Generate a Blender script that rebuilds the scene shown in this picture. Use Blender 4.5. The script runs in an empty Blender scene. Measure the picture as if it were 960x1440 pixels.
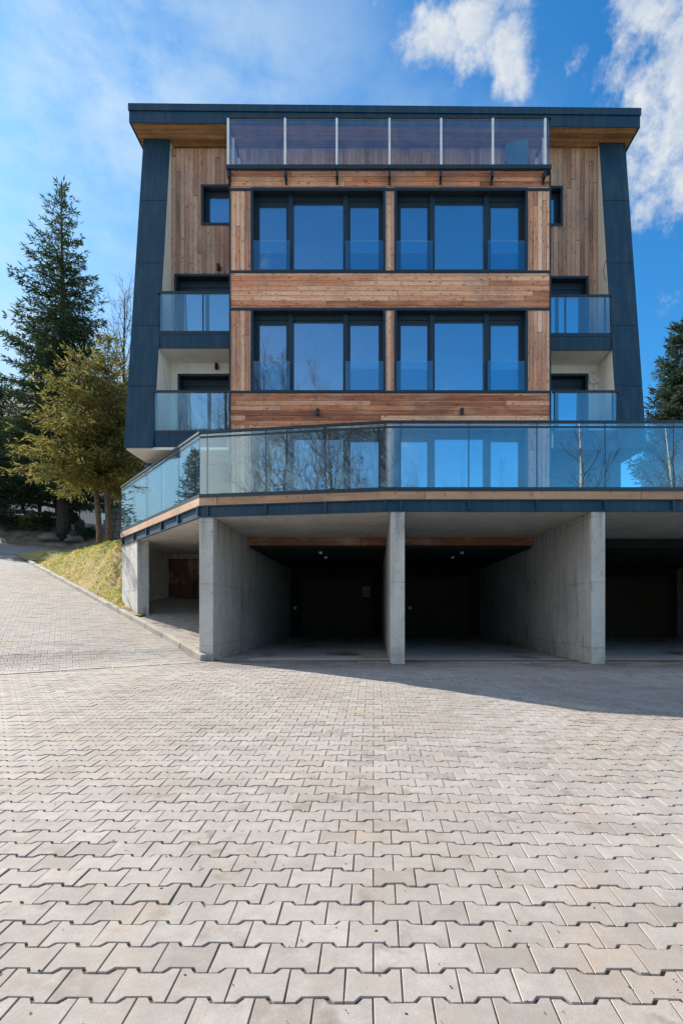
import bpy, math, random
import numpy as np
from mathutils import Vector, noise as mnoise
random.seed(7); rng = np.random.default_rng(7)
SC = bpy.context.scene
COL = SC.collection
F = 760.0; CX = 525.0; CY = 859.0; EYE = 1.39
def X(px, Y): return (px-CX)*Y/F
def Z(py, Y): return EYE+(CY-py)*Y/F
def sst(a, b, x):
    t = min(1.0, max(0.0, (x-a)/(b-a))); return t*t*(3-2*t)
PI = math.pi
# ------------------------------------------------------------------ node helpers
class NT:
    def __init__(s, name, world=False):
        if world: s.m = bpy.data.worlds.new(name)
        else: s.m = bpy.data.materials.new(name)
        s.m.use_nodes = True; s.t = s.m.node_tree; s.t.nodes.clear()
    def n(s, typ, ins=None, **at):
        nd = s.t.nodes.new(typ)
        for k, v in at.items(): setattr(nd, k, v)
        if ins:
            for k, v in ins.items(): s.set(nd, k, v)
        return nd
    def set(s, nd, k, v):
        sock = nd.inputs[k]
        if isinstance(v, bpy.types.NodeSocket): s.t.links.new(v, sock)
        elif isinstance(v, bpy.types.Node): s.t.links.new(v.outputs[0], sock)
        else:
            if sock.type == 'RGBA' and len(v) == 3: v = (*v, 1)
            sock.default_value = v
    def math(s, op, a, b=0.0, c=0.0, clamp=False):
        nd = s.n('ShaderNodeMath', operation=op, use_clamp=clamp)
        s.set(nd, 0, a); s.set(nd, 1, b)
        if op in ('MULTIPLY_ADD', 'SMOOTH_MIN'): s.set(nd, 2, c)
        return nd.outputs[0]
    def pos(s): return s.n('ShaderNodeNewGeometry').outputs['Position']
    def rnd(s): return s.n('ShaderNodeNewGeometry').outputs['Random Per Island']
    def sep(s, v):
        nd = s.n('ShaderNodeSeparateXYZ', {0: v}); return nd.outputs[0], nd.outputs[1], nd.outputs[2]
    def comb(s, x, y, z): return s.n('ShaderNodeCombineXYZ', {0: x, 1: y, 2: z}).outputs[0]
    def scale(s, v, sc):
        return s.n('ShaderNodeVectorMath', {0: v, 1: sc}, operation='MULTIPLY').outputs[0]
    def noise(s, v, sc=1, det=3, rough=.55, out=0):
        nd = s.n('ShaderNodeTexNoise', {'Vector': v, 'Scale': sc, 'Detail': det, 'Roughness': rough}); return nd.outputs[out]
    def mr(s, v, a, b, c=0., d=1., smooth=False):
        nd = s.n('ShaderNodeMapRange', {'Value': v, 'From Min': a, 'From Max': b, 'To Min': c, 'To Max': d})
        nd.clamp = True
        if smooth: nd.interpolation_type = 'SMOOTHSTEP'
        return nd.outputs[0]
    def mix(s, f, a, b, bt='MIX'):
        nd = s.n('ShaderNodeMix', data_type='RGBA', blend_type=bt)
        s.set(nd, 0, f); s.set(nd, 6, a); s.set(nd, 7, b); return nd.outputs[2]
    def ramp(s, v, stops):
        nd = s.n('ShaderNodeValToRGB', {0: v}); e = nd.color_ramp.elements
        while len(e) < len(stops): e.new(.5)
        for el, (p, c) in zip(e, stops): el.position = p; el.color = (*c, 1)
        return nd.outputs[0]
    def bump(s, h, st=.3, d=.01):
        return s.n('ShaderNodeBump', {'Height': h, 'Strength': st, 'Distance': d}).outputs[0]
    def pbr(s, col, rough=.6, normal=None, metal=0., spec=.5):
        b = s.n('ShaderNodeBsdfPrincipled', {'Base Color': col, 'Roughness': rough, 'Metallic': metal, 'Specular IOR Level': spec})
        if normal is not None: s.set(b, 'Normal', normal)
        return b
    def out(s, sh):
        s.n('ShaderNodeOutputMaterial', {0: sh}); return s.m
M = {}
def wood(name, axis, board, tones, seglen=3.2, knots=1.0, gap=.05):
    """axis: 'h' boards run along X stacked in Z, 'v' run along Z side by side in X, 's' soffit along X stacked in Y"""
    t = NT(name); x, y, z = t.sep(t.pos())
    al, ac = {'h': (x, z), 'v': (z, x), 's': (x, y)}[axis]
    q = t.math('DIVIDE', ac, board); idx = t.math('FLOOR', q); fr = t.math('FRACT', q)
    wn = t.n('ShaderNodeTexWhiteNoise', {'W': idx}, noise_dimensions='1D').outputs[0]
    seg = t.math('FLOOR', t.math('ADD', t.math('DIVIDE', al, seglen), t.math('MULTIPLY', wn, 7.3)))
    r = t.n('ShaderNodeTexWhiteNoise', {0: t.comb(idx, seg, 0.)}, noise_dimensions='3D').outputs[0]
    shift = t.math('ADD', al, t.math('MULTIPLY', r, 31.))
    gv = t.comb(t.math('MULTIPLY', shift, 1.6), t.math('MULTIPLY', ac, 42.), t.math('MULTIPLY', r, 9.))
    g = t.noise(gv, 1.0, 4, .6)
    gv2 = t.comb(t.math('MULTIPLY', shift, .8), t.math('MULTIPLY', ac, 9.), 3.)
    g2 = t.noice(gv2) if False else t.noise(gv2, 1.0, 2, .5)
    tone = t.math('ADD', t.math('MULTIPLY', r, .72), t.math('ADD', t.math('MULTIPLY', g, .85), t.math('MULTIPLY', g2, .55)))
    tone = t.math('SUBTRACT', tone, .56)
    c = t.ramp(tone, [(0.05, tones[0]), (.45, tones[1]), (.95, tones[2])])
    kv = t.comb(t.math('MULTIPLY', shift, 3.2), t.math('MULTIPLY', ac, .85/board), 0.)
    vo = t.n('ShaderNodeTexVoronoi', {'Vector': kv, 'Scale': 1.0, 'Randomness': 1.0}, voronoi_dimensions='2D')
    pick = t.math('GREATER_THAN', t.sep(vo.outputs['Color'])[0], .5)
    kn = t.math('MULTIPLY', t.mr(vo.outputs['Distance'], .04, .2, 1., 0., True), pick)
    kv2 = t.comb(t.math('MULTIPLY', shift, 7.5), t.math('MULTIPLY', ac, 2.1/board), 4.)
    vo2 = t.n('ShaderNodeTexVoronoi', {'Vector': kv2, 'Scale': 1.0, 'Randomness': 1.0}, voronoi_dimensions='2D')
    pick2 = t.math('GREATER_THAN', t.sep(vo2.outputs['Color'])[1], .6)
    kn2 = t.math('MULTIPLY', t.mr(vo2.outputs['Distance'], .10, .24, 1., 0., True), pick2)
    kn = t.math('MULTIPLY', kn, t.mr(t.sep(vo.outputs['Color'])[2], 0., 1., .45, 1.))
    c = t.mix(t.math('MULTIPLY', kn2, .6*knots), c, (.13, .055, .03))
    c = t.mix(t.math('MULTIPLY', kn, .8*knots), c, (.09, .04, .024))
    grey = t.noise(t.comb(t.math('MULTIPLY', x, 1.3), t.math('MULTIPLY', y, .8), t.math('MULTIPLY', z, .5)), 1.0, 4, .6)
    c = t.mix(t.mr(grey, .5, .72, 0., .6), c, (.17, .135, .115))
    pale = t.noise(t.comb(t.math('MULTIPLY', al, .9), t.math('MULTIPLY', ac, 2.4), 17.), 1., 3, .6)
    c = t.mix(t.mr(pale, .52, .75, 0., .5), c, (.80, .52, .36))
    ed = t.math('ABSOLUTE', t.math('SUBTRACT', fr, .5))
    gp = t.mr(ed, .5-gap, .5-gap*.4, 0., 1., True)
    eo = t.math('ABSOLUTE', t.math('SUBTRACT', t.math('FRACT', t.math('ADD', t.math('DIVIDE', al, seglen), t.math('MULTIPLY', wn, 7.3))), .5))
    gp = t.math('MAXIMUM', gp, t.mr(eo, .5-.0022, .5-.0008, 0., 1.))
    c = t.mix(t.math('MULTIPLY', gp, .8), c, (.05, .03, .02))
    h = t.math('SUBTRACT', t.math('MULTIPLY', g, .12), gp)
    M[name] = t.out(t.pbr(c, .68, t.bump(h, .6, .008)))
T1 = ((.22, .062, .028), (.66, .25, .118), (.92, .54, .35))
wood('wood_h', 'h', .118, T1); wood('wood_v', 'v', .105, ((.36, .14, .08), (.72, .36, .215), (.90, .60, .43)), 5.)
wood('wood_v_old', 'v', .112, ((.24, .125, .08), (.45, .25, .165), (.60, .385, .27)), 6., .9)
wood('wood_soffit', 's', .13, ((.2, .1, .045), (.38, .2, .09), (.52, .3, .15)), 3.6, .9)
wood('wood_edge', 'h', .40, ((.28, .14, .08), (.42, .24, .14), (.52, .33, .2)), 4., .7, .01)
wood('wood_brown', 'v', .14, ((.05, .022, .014), (.09, .036, .022), (.13, .055, .032)), 6., .4)
wood('wood_beam', 'h', .30, ((.14, .05, .025), (.2, .075, .035), (.26, .1, .05)), 8., .3, .005)
wood('wood_fence', 'h', .2, ((.03, .016, .01), (.06, .032, .02), (.09, .055, .035)), 4., .5)
def plain(name, col, rough=.6, metal=0., spec=.5, var=.12, nsc=3., bump=.0):
    t = NT(name); p = t.pos(); n = t.noise(p, nsc, 4, .6)
    c = t.mix(t.mr(n, .3, .7), tuple(v*(1-var) for v in col), tuple(min(1, v*(1+var)) for v in col))
    fine = t.noise(p, nsc*9, 3, .6)
    ro = t.mr(fine, .3, .7, max(0.02, rough-.06), min(1, rough+.06))
    M[name] = t.out(t.pbr(c, ro, t.bump(fine, bump, .004) if bump else None, metal, spec)); return M[name]
plain('dark_metal', (.008, .042, .082), .5, 0., .3, .12)
plain('frame_metal', (.012, .026, .042), .42, 0., .5, .1)
plain('steel', (.82, .83, .83), .35, .2)
plain('white_paint', (.78, .77, .74), .5)
plain('black_plastic', (.012, .013, .015), .4)
plain('room_wall', (.5, .49, .46), .9)
plain('notice_grey', (.3, .3, .3), .7)
plain('room_dark', (.05, .045, .04), .9)
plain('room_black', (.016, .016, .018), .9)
plain('door_dark', (.055, .028, .018), .7)
plain('curtain', (.90, .90, .89), .9)
plain('chair_fabric', (.05, .20, .32), .7)
plain('bark_brown', (.14, .095, .065), .9, var=.4, nsc=9, bump=.8)
plain('bark_grey', (.055, .045, .038), .9, var=.4, nsc=7, bump=.8)
plain('twig', (.085, .06, .045), .9, var=.3)
plain('roof_tile', (.045, .04, .04), .7, var=.3)
plain('plaster_white', (.86, .86, .85), .8, var=.05)
plain('soil', (.19, .15, .10), .95, var=.55, nsc=2., bump=.6)
plain('debris', (.03, .022, .016), .9)
def metal(name, col, rough):
    t = NT(name); p = t.pos(); x, y, z = t.sep(p)
    st = t.noise(t.comb(t.math('MULTIPLY', x, 9.), t.math('MULTIPLY', y, 9.), t.math('MULTIPLY', z, .5)), 1., 4, .6); bl = t.noise(p, .9, 4, .6)
    c = t.mix(t.mr(st, .46, .72, 0., .30), col, (.10, .125, .14)); c = t.mix(t.mr(bl, .4, .75, 0., .3), c, tuple(v*.6 for v in col))
    M[name] = t.out(t.pbr(c, t.mr(bl, .3, .7, rough-.1, rough+.12), t.bump(bl, .25, .02), 0., .3))
metal('dark_metal', (.008, .044, .085), .5)
# cream plaster with slight weather streaks
t = NT('cream'); p = t.pos(); x, y, z = t.sep(p)
n = t.noise(t.comb(t.math('MULTIPLY', x, 3.), t.math('MULTIPLY', y, 3.), t.math('MULTIPLY', z, .7)), 1., 4, .6)
c = t.mix(t.mr(n, .45, .8), (.82, .80, .74), (.69, .67, .61))
M['cream'] = t.out(t.pbr(c, .85, t.bump(t.noise(p, 60, 2), .15, .003)))
def concrete(name, base, dark, bands=True, wet=False):
    t = NT(name); p = t.pos(); x, y, z = t.sep(p)
    n1 = t.noise(p, 1.1, 5, .62); n2 = t.noise(p, 6., 4, .65); n3 = t.noise(p, 38., 3, .6)
    st = t.noise(t.comb(t.math('MULTIPLY', x, 5.), t.math('MULTIPLY', y, 5.), t.math('MULTIPLY', z, .35)), 1., 4, .6)
    c = t.mix(t.mr(n1, .3, .72), base, dark)
    c = t.mix(t.mr(n2, .48, .8, 0., .45), c, tuple(v*.55 for v in dark))
    c = t.mix(t.mr(st, .5, .78, 0., .5), c, tuple(v*.6 for v in dark))
    c = t.mix(t.mr(n3, .3, .62, .22, 0.), c, tuple(v*.4 for v in dark))
    h = t.math('ADD', t.math('MULTIPLY', n3, .5), t.math('MULTIPLY', n2, .5))
    ro = .85
    if bands:
        fr = t.math('FRACT', t.math('DIVIDE', t.math('ADD', z, .52), 1.22))
        ln = t.mr(t.math('ABSOLUTE', t.math('SUBTRACT', fr, .5)), .487, .496, 0., .5)
        ln = t.math('MULTIPLY', ln, t.mr(n2, .35, .55))
        c = t.mix(ln, c, tuple(v*.35 for v in dark)); h = t.math('SUBTRACT', h, ln)
        hu = t.math('SUBTRACT', t.math('FRACT', t.math('DIVIDE', t.math('ADD', t.math('ADD', x, y), .2), .9)), .5)
        hz_ = t.math('SUBTRACT', t.math('FRACT', t.math('DIVIDE', t.math('ADD', z, .1), 1.22)), .5)
        hd = t.math('SQRT', t.math('ADD', t.math('POWER', t.math('MULTIPLY', hu, .9), 2.), t.math('POWER', t.math('MULTIPLY', hz_, 1.22), 2.)))
        hole = t.mr(hd, .014, .022, .75, 0.); c = t.mix(hole, c, tuple(v*.2 for v in dark)); h = t.math('SUBTRACT', h, hole)
        spl = t.math('MULTIPLY', t.mr(z, .3, .85, 1., 0., True), t.mr(n2, .35, .65, .1, .9)); c = t.mix(t.math('MULTIPLY', spl, .6), c, (.17, .15, .125))
        sm = t.mr(t.noise(t.comb(t.math('MULTIPLY', x, 2.2), t.math('MULTIPLY', y, 2.2), t.math('MULTIPLY', z, .8)), 1., 5, .7), .58, .66, 0., .6); c = t.mix(sm, c, tuple(v*.45 for v in dark))
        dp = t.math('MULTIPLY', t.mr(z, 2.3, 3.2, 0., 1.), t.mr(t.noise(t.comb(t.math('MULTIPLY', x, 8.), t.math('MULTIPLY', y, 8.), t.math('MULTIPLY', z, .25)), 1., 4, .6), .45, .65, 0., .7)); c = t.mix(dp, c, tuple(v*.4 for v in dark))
        vo = t.n('ShaderNodeTexVoronoi', {'Vector': p, 'Scale': 5.5}).outputs['Distance']
        pit = t.mr(vo, .045, .075, .6, 0.)
        c = t.mix(pit, c, tuple(v*.3 for v in dark)); h = t.math('SUBTRACT', h, pit)
    if wet:
        w = t.mr(t.noise(t.comb(t.math('MULTIPLY', x, .8), t.math('MULTIPLY', y, .55), 0.), 1., 5, .62), .54, .64)
        c = t.mix(t.math('MULTIPLY', w, .85), c, tuple(v*.22 for v in dark)); ro = t.mr(w, 0., 1., .8, .35)
    M[name] = t.out(t.pbr(c, ro, t.bump(h, .35, .008)))
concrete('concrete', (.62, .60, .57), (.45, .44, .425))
concrete('concrete_slab', (.74, .69, .62), (.54, .50, .45), False)
concrete('concrete_floor', (.56, .55, .53), (.42, .41, .40), False, True)
concrete('kerb_stone', (.45, .41, .36), (.30, .27, .235), False)
concrete('stone_wall', (.24, .225, .20), (.10, .09, .08), False)
# paving blocks
t = NT('paver'); p = t.pos(); r = t.rnd()
x, y, z = t.sep(p)
c = t.ramp(r, [(0., (.325, .292, .262)), (.12, (.385, .352, .32)), (.6, (.415, .381, .35)), (1., (.46, .425, .392))])
off = t.n('ShaderNodeVectorMath', {0: p, 1: t.comb(t.math('MULTIPLY', r, 40.), t.math('MULTIPLY', r, 17.), 0.)}, operation='ADD').outputs[0]
mott = t.noise(off, 14., 5, .65); c = t.mix(t.mr(mott, .35, .7, 0., .55), c, (.30, .265, .235))
pale = t.noise(off, 6., 4, .6); c = t.mix(t.mr(pale, .52, .75, 0., .5), c, (.53, .50, .47))
big = t.noise(p, .5, 6, .65); c = t.mix(t.mr(big, .46, .7, 0., .5), c, (.29, .235, .185))
rd = t.n('ShaderNodeTexWhiteNoise', {'W': t.math('MULTIPLY', r, 733.)}, noise_dimensions='1D').outputs[0]
blot = t.noise(off, 8., 4, .6)
c = t.mix(t.math('MULTIPLY', t.mr(blot, .48, .68, 0., .8), t.mr(rd, .6, 1.)), c, (.20, .155, .115))
rust = t.noise(p, 1.6, 4, .6); c = t.mix(t.mr(rust, .56, .76, 0., .5), c, (.46, .33, .235))
dirt = t.noise(t.scale(p, (.55, 1.6, 1.)), 1.1, 6, .68); c = t.mix(t.mr(dirt, .54, .74, 0., .6), c, (.19, .175, .16))
tyre = t.noise(t.comb(t.math('MULTIPLY', t.math('ADD', x, t.math('MULTIPLY', t.math('SINE', t.math('MULTIPLY', y, .45)), .5)), 2.2), t.math('MULTIPLY', y, .22), 0.), 1., 3, .5)
c = t.mix(t.mr(tyre, .56, .72, 0., .3), c, (.23, .21, .19))
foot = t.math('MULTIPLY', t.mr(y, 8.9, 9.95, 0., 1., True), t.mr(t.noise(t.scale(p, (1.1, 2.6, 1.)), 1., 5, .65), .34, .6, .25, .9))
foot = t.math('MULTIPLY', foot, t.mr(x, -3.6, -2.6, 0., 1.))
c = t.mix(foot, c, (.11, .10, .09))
oil = t.noise(p, 2.6, 2, .4); c = t.mix(t.mr(oil, .74, .80, 0., .6), c, (.10, .09, .08))
fine = t.noise(p, 110., 4, .7); c = t.mix(t.mr(fine, .35, .75, .0, .4), c, (.20, .18, .16))
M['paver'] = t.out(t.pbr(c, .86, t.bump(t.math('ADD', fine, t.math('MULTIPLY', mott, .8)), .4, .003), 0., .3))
t = NT('joint_sand'); p = t.pos(); n = t.noise(p, 30., 4, .7)
M['joint_sand'] = t.out(t.pbr(t.mix(n, (.03, .027, .02), (.15, .125, .09)), .95, t.bump(n, .6, .01)))
t = NT('yard_concrete'); p = t.pos(); n = t.noise(p, 1., 5, .6)
M['yard'] = t.out(t.pbr(t.mix(n, (.34, .32, .3), (.46, .44, .41)), .9))
t = NT('asphalt_old'); p = t.pos(); n = t.noise(p, .7, 6, .65); n2 = t.noise(p, 7., 4, .7)
c = t.mix(t.mr(n, .35, .65), (.34, .32, .295), (.22, .205, .19)); c = t.mix(t.mr(n2, .52, .7, 0., .6), c, (.09, .075, .06))
ck = t.n('ShaderNodeTexVoronoi', {'Vector': t.n('ShaderNodeVectorMath', {0: p, 1: t.noise(p, 2., 3, .6, 1)}, operation='ADD').outputs[0], 'Scale': .6}, feature='DISTANCE_TO_EDGE').outputs['Distance']
c = t.mix(t.mr(ck, .008, .025, .85, 0.), c, (.05, .042, .035))
M['asphalt'] = t.out(t.pbr(c, .9, t.bump(n2, .5, .02)))
t = NT('meadow'); p = t.pos(); n = t.noise(p, .8, 5, .65); n2 = t.noise(p, 6., 4, .7); n3 = t.noise(p, 30., 3, .7)
c = t.mix(t.mr(n, .42, .6), (.26, .27, .05), (.50, .34, .16)); c = t.mix(t.mr(n2, .5, .7, 0., .8), c, (.42, .28, .13))
c = t.mix(t.mr(n3, .52, .75, 0., .7), c, (.07, .05, .025))
M['meadow'] = t.out(t.pbr(c, .95, t.bump(t.math('ADD', n2, n3), 1., .05)))
def leafy(name, c0, c1, c2, trans=.35):
    t = NT(name); r = t.rnd(); p = t.pos(); n = t.noise(p, .9, 3, .6)
    c = t.ramp(t.math('ADD', t.math('MULTIPLY', r, .6), t.math('MULTIPLY', t.mr(n, .3, .7), .4)), [(0., c0), (.5, c1), (1., c2)])
    a = t.n('ShaderNodeBsdfDiffuse', {0: c}); b = t.n('ShaderNodeBsdfTranslucent', {0: c})
    M[name] = t.out(t.n('ShaderNodeMixShader', {0: trans, 1: a.outputs[0], 2: b.outputs[0]}))
leafy('needle_spruce', (.025, .044, .028), (.045, .075, .04), (.09, .115, .05))
leafy('needle_dark', (.022, .042, .034), (.04, .07, .045), (.075, .105, .055))
leafy('needle_blue', (.03, .05, .04), (.055, .085, .055), (.10, .13, .07))
leafy('needle_yellow', (.045, .065, .03), (.18, .185, .055), (.50, .36, .11), .46)
leafy('grass_blade', (.22, .32, .03), (.46, .46, .07), (.62, .45, .17), .4)
t = NT('birch_bark'); p = t.pos(); x, y, z = t.sep(p)
n = t.noise(t.comb(t.math('MULTIPLY', x, 4.), t.math('MULTIPLY', y, 4.), t.math('MULTIPLY', z, 14.)), 1., 3, .6)
M['birch'] = t.out(t.pbr(t.mix(t.mr(n, .6, .66), (.85, .82, .78), (.06, .05, .045)), .8))
def glass(name, facmin, facmax, gl, tr, rough=0.0, dirt=0., wav=0.):
    t = NT(name)
    lw = t.n('ShaderNodeLayerWeight', {0: .35}).outputs['Fresnel']
    g = t.n('ShaderNodeBsdfGlossy', {0: gl, 1: rough}); tt = t.n('ShaderNodeBsdfTransparent', {0: tr})
    sh = t.n('ShaderNodeMixShader', {0: t.mr(lw, 0., 1., facmin, facmax), 1: tt.outputs[0], 2: g.outputs[0]}).outputs[0]
    if wav: t.set(g, 'Normal', t.bump(t.noise(t.pos(), 1.3, 2, .5), 1., wav))
    if dirt:
        p = t.pos(); x, y, z = t.sep(p)
        n = t.noise(t.comb(t.math('MULTIPLY', x, 3.), t.math('MULTIPLY', y, 3.), t.math('MULTIPLY', z, 1.2)), 1.3, 5, .65)
        d = t.n('ShaderNodeBsdfDiffuse', {0: (.75, .75, .76)})
        sh = t.n('ShaderNodeMixShader', {0: t.mr(n, .38, .7, dirt*.25, dirt), 1: sh, 2: d.outputs[0]}).outputs[0]
    M[name] = t.out(sh)
glass('window_glass', .46, .9, (.84, .92, 1.), (.86, .90, .92), 0., 0., .004)
glass('guard_glass', .10, .8, (.75, .9, 1.), (.80, .90, .93))
glass('rail_glass', .11, .85, (.84, .96, 1.), (.80, .94, .965), 0., .035)
glass('loft_glass', .012, .35, (.9, .93, 1.), (.95, .95, .96), 0., .045)
# ------------------------------------------------------------------ mesh builder
WL = {}
class MB:
    def __init__(s): s.v = []; s.f = []
    def add(s, vs, fs):
        o = len(s.v); s.v += [tuple(map(float, q)) for q in vs]; s.f += [tuple(i+o for i in f) for f in fs]; return s
    def box(s, x0, x1, y0, y1, z0, z1):
        if x0 > x1: x0, x1 = x1, x0
        if y0 > y1: y0, y1 = y1, y0
        if z0 > z1: z0, z1 = z1, z0
        vs = [(x, y, z) for z in (z0, z1) for y in (y0, y1) for x in (x0, x1)]
        return s.add(vs, [(0, 2, 3, 1), (4, 5, 7, 6), (0, 1, 5, 4), (2, 6, 7, 3), (0, 4, 6, 2), (1, 3, 7, 5)])
    def beam(s, a, b, w, h, up=(0, 0, 1)):
        a = Vector(a); b = Vector(b); d = (b-a).normalized(); up = Vector(up)
        sd = d.cross(up).normalized(); u = sd.cross(d)
        vs = []
        for p in (a, b):
            for i, j in ((-1, -1), (1, -1), (1, 1), (-1, 1)): vs.append(p+sd*(w/2*i)+u*(h/2*j))
        return s.add(vs, [(0, 1, 2, 3), (7, 6, 5, 4), (0, 4, 5, 1), (1, 5, 6, 2), (2, 6, 7, 3), (3, 7, 4, 0)])
    def prism(s, poly, z0, z1):
        n = len(poly); ar = sum(poly[i][0]*poly[(i+1) % n][1]-poly[(i+1) % n][0]*poly[i][1] for i in range(n))
        if ar < 0: poly = poly[::-1]
        vs = [(x, y, z0) for x, y in poly]+[(x, y, z1) for x, y in poly]
        return s.add(vs, [tuple(range(n))[::-1], tuple(range(n, 2*n))]+[(i, (i+1) % n, n+(i+1) % n, n+i) for i in range(n)])
    def tube(s, pts, rs, k=8, cap=True):
        pts = [Vector(p) for p in pts]; n = len(pts)
        if not hasattr(rs, '__len__'): rs = [rs]*n
        vs = []; ref = Vector((.31, .17, .93))
        for i, p in enumerate(pts):
            d = (pts[min(i+1, n-1)]-pts[max(i-1, 0)]).normalized()
            a = d.cross(ref)
            if a.length < .05: a = d.cross(Vector((1, 0, 0)))
            a.normalize(); b = d.cross(a)
            for j in range(k):
                th = 2*PI*j/k; vs.append(p+(a*math.cos(th)+b*math.sin(th))*rs[i])
        fs = [(i*k+j, i*k+(j+1) % k, (i+1)*k+(j+1) % k, (i+1)*k+j) for i in range(n-1) for j in range(k)]
        if cap: fs += [tuple(range(k))[::-1], tuple((n-1)*k+j for j in range(k))]
        return s.add(vs, fs)
    def wall(s, x0, x1, z0, z1, y0, y1, ops=()):
        xs = sorted({x0, x1, *[v for o in ops for v in o[:2] if x0 < v < x1]}); zs = sorted({z0, z1, *[v for o in ops for v in o[2:] if z0 < v < z1]})
        nx, nz = len(xs)-1, len(zs)-1
        def full(i, j):
            if not (0 <= i < nx and 0 <= j < nz): return False
            cx = (xs[i]+xs[i+1])/2; cz = (zs[j]+zs[j+1])/2
            return not any(o[0] < cx < o[1] and o[2] < cz < o[3] for o in ops)
        for i in range(nx):
            for j in range(nz):
                if not full(i, j): continue
                a, b, c, d = xs[i], xs[i+1], zs[j], zs[j+1]
                s.add([(a, y0, c), (b, y0, c), (b, y0, d), (a, y0, d)], [(0, 1, 2, 3)])
                s.add([(a, y1, c), (b, y1, c), (b, y1, d), (a, y1, d)], [(3, 2, 1, 0)])
                if not full(i-1, j): s.add([(a, y0, c), (a, y0, d), (a, y1, d), (a, y1, c)], [(0, 1, 2, 3)])
                if not full(i+1, j): s.add([(b, y0, c), (b, y1, c), (b, y1, d), (b, y0, d)], [(0, 1, 2, 3)])
                if not full(i, j-1): s.add([(a, y0, c), (a, y1, c), (b, y1, c), (b, y0, c)], [(0, 1, 2, 3)])
                if not full(i, j+1): s.add([(a, y0, d), (b, y0, d), (b, y1, d), (a, y1, d)], [(0, 1, 2, 3)])
        return s
    def frame(s, x0, x1, z0, z1, y0, y1, w, wt=None, wb=None):
        wt = w if wt is None else wt; wb = w if wb is None else wb
        return s.wall(x0, x1, z0, z1, y0, y1, [(x0+w, x1-w, z0+wb, z1-wt)])
    def build(s, name, mat, parent=None, smooth=False, bevel=0.):
        off = WL.get(parent, Vector((0, 0, 0))) if parent else Vector((0, 0, 0))
        me = bpy.data.meshes.new(name)
        v = np.array(s.v, dtype=float)-np.array(off)
        me.from_pydata(v.tolist(), [], s.f); me.materials.append(M[mat]); me.update()
        if smooth: me.polygons.foreach_set('use_smooth', [True]*len(me.polygons))
        o = bpy.data.objects.new(name, me); COL.objects.link(o)
        if parent: o.parent = parent
        WL[o] = off
        if bevel:
            b = o.modifiers.new('bevel', 'BEVEL'); b.width = bevel; b.segments = 2; b.limit_method = 'ANGLE'
        return o
def tag(o, label=None, cat=None, group=None, kind=None):
    if label: o['label'] = label
    if cat: o['category'] = cat
    if group: o['group'] = group
    if kind: o['kind'] = kind
    return o
def thing(name, loc, label, cat, group=None):
    o = bpy.data.objects.new(name, None); o.location = loc; o.empty_display_size = .3; COL.objects.link(o); WL[o] = Vector(loc)
    return tag(o, label, cat, group)
def solo(mb, name, mat, loc, label, cat, group=None, smooth=False):
    """a thing that is one mesh, origin at its base"""
    dummy = object(); WL[dummy] = Vector(loc)
    off = np.array(loc); mb.v = [tuple(np.array(q)-off) for q in mb.v]
    o = mb.build(name, mat, None, smooth); o.location = loc; WL[o] = Vector(loc)
    return tag(o, label, cat, group)
# ------------------------------------------------------------------ terrain
KD = np.array([-.669, .743]); KN = np.array([.743, .669])      # kerb direction, to its right
K0 = np.array([-3.39, 10.5])
def tdist(x, y): return (x+3.2)*-.496+(y-10.3)*.868
def kq(x, y): return (x-K0[0])*KN[0]+(y-K0[1])*KN[1]
def g(x, y):
    yy = y if y < 9.0 else 9.0+1.2*(1-math.exp(-(y-9.0)/1.2)) if y < 30 else 10.2
    z = .042*yy
    if y < 10 and x > .3:
        z -= .0044*max(0., y)*min(x-.3, 9.)*(1-sst(7.6, 9.9, y))
    t = tdist(x, y)
    m = min(1., max(0., (-3.18-x)/.22))
    if t > 0 and m > 0:
        tt = min(t, 45.)
        z += m*(.178*tt if tt > 1.2 else .178*tt*tt/2.4+.089*tt*(tt/1.2)) 
        z += m*.8*sst(31.5, 34., y)*sst(-6, -10, x)
    if x > 11.95: z += 3.1*sst(11., 18., y)*min(1., (x-11.95)/.4)
    if y > 24 and x > -3.4: z += min(1., (x+3.4)/3.)*3.2*sst(24.5, 30, y)*(1 if x < 11.95 else 0.05)
    if y > 34: z += .05*(min(y, 120)-34)
    return z
def bankh(x, y):
    q = kq(x, y); t = tdist(x, y)
    if q <= 0.05: return 0.
    s = (x+3.42)*-.785+(y-10.6)*-.62
    b = 1.5*sst(.0, 1.5, q-.05)*sst(4.3, 9.2, t)
    b *= 1-sst(18.5, 24.5, y)*.75
    if y < 15.3: b *= min(1., max(0., (s+.25)/.25))
    elif y < 17.95: b *= min(1., max(0., (-6.85-x)/.2))
    n = mnoise.fractal(Vector((x*1.7, y*1.7, 0)), .9, 2., 5)
    return b+.10*n*sst(0, .6, q)*sst(4.6, 6, t)
def sheet(name, mat, xs, ys, zf, keep=None, kind='structure'):
    mb = MB(); nx, ny = len(xs), len(ys)
    mb.v = [(float(x), float(y), zf(float(x), float(y))) for y in ys for x in xs]
    for j in range(ny-1):
        for i in range(nx-1):
            if keep is None or keep((xs[i]+xs[i+1])/2, (ys[j]+ys[j+1])/2):
                mb.f.append((j*nx+i, j*nx+i+1, (j+1)*nx+i+1, (j+1)*nx+i))
    used = sorted({i for f in mb.f for i in f}); mp = {o: k for k, o in enumerate(used)}
    mb.v = [mb.v[i] for i in used]; mb.f = [tuple(mp[i] for i in f) for f in mb.f]
    o = mb.build(name, mat, None, True); o['kind'] = kind; return o
gx = np.unique(np.concatenate([np.linspace(-140, -24, 30), np.arange(-24, -3.5, .5), [-3.40, -3.18], np.arange(-3, 12, 1.), [11.95, 12.35], np.arange(13, 24, 1.), np.linspace(24, 140, 24)]))
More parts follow.
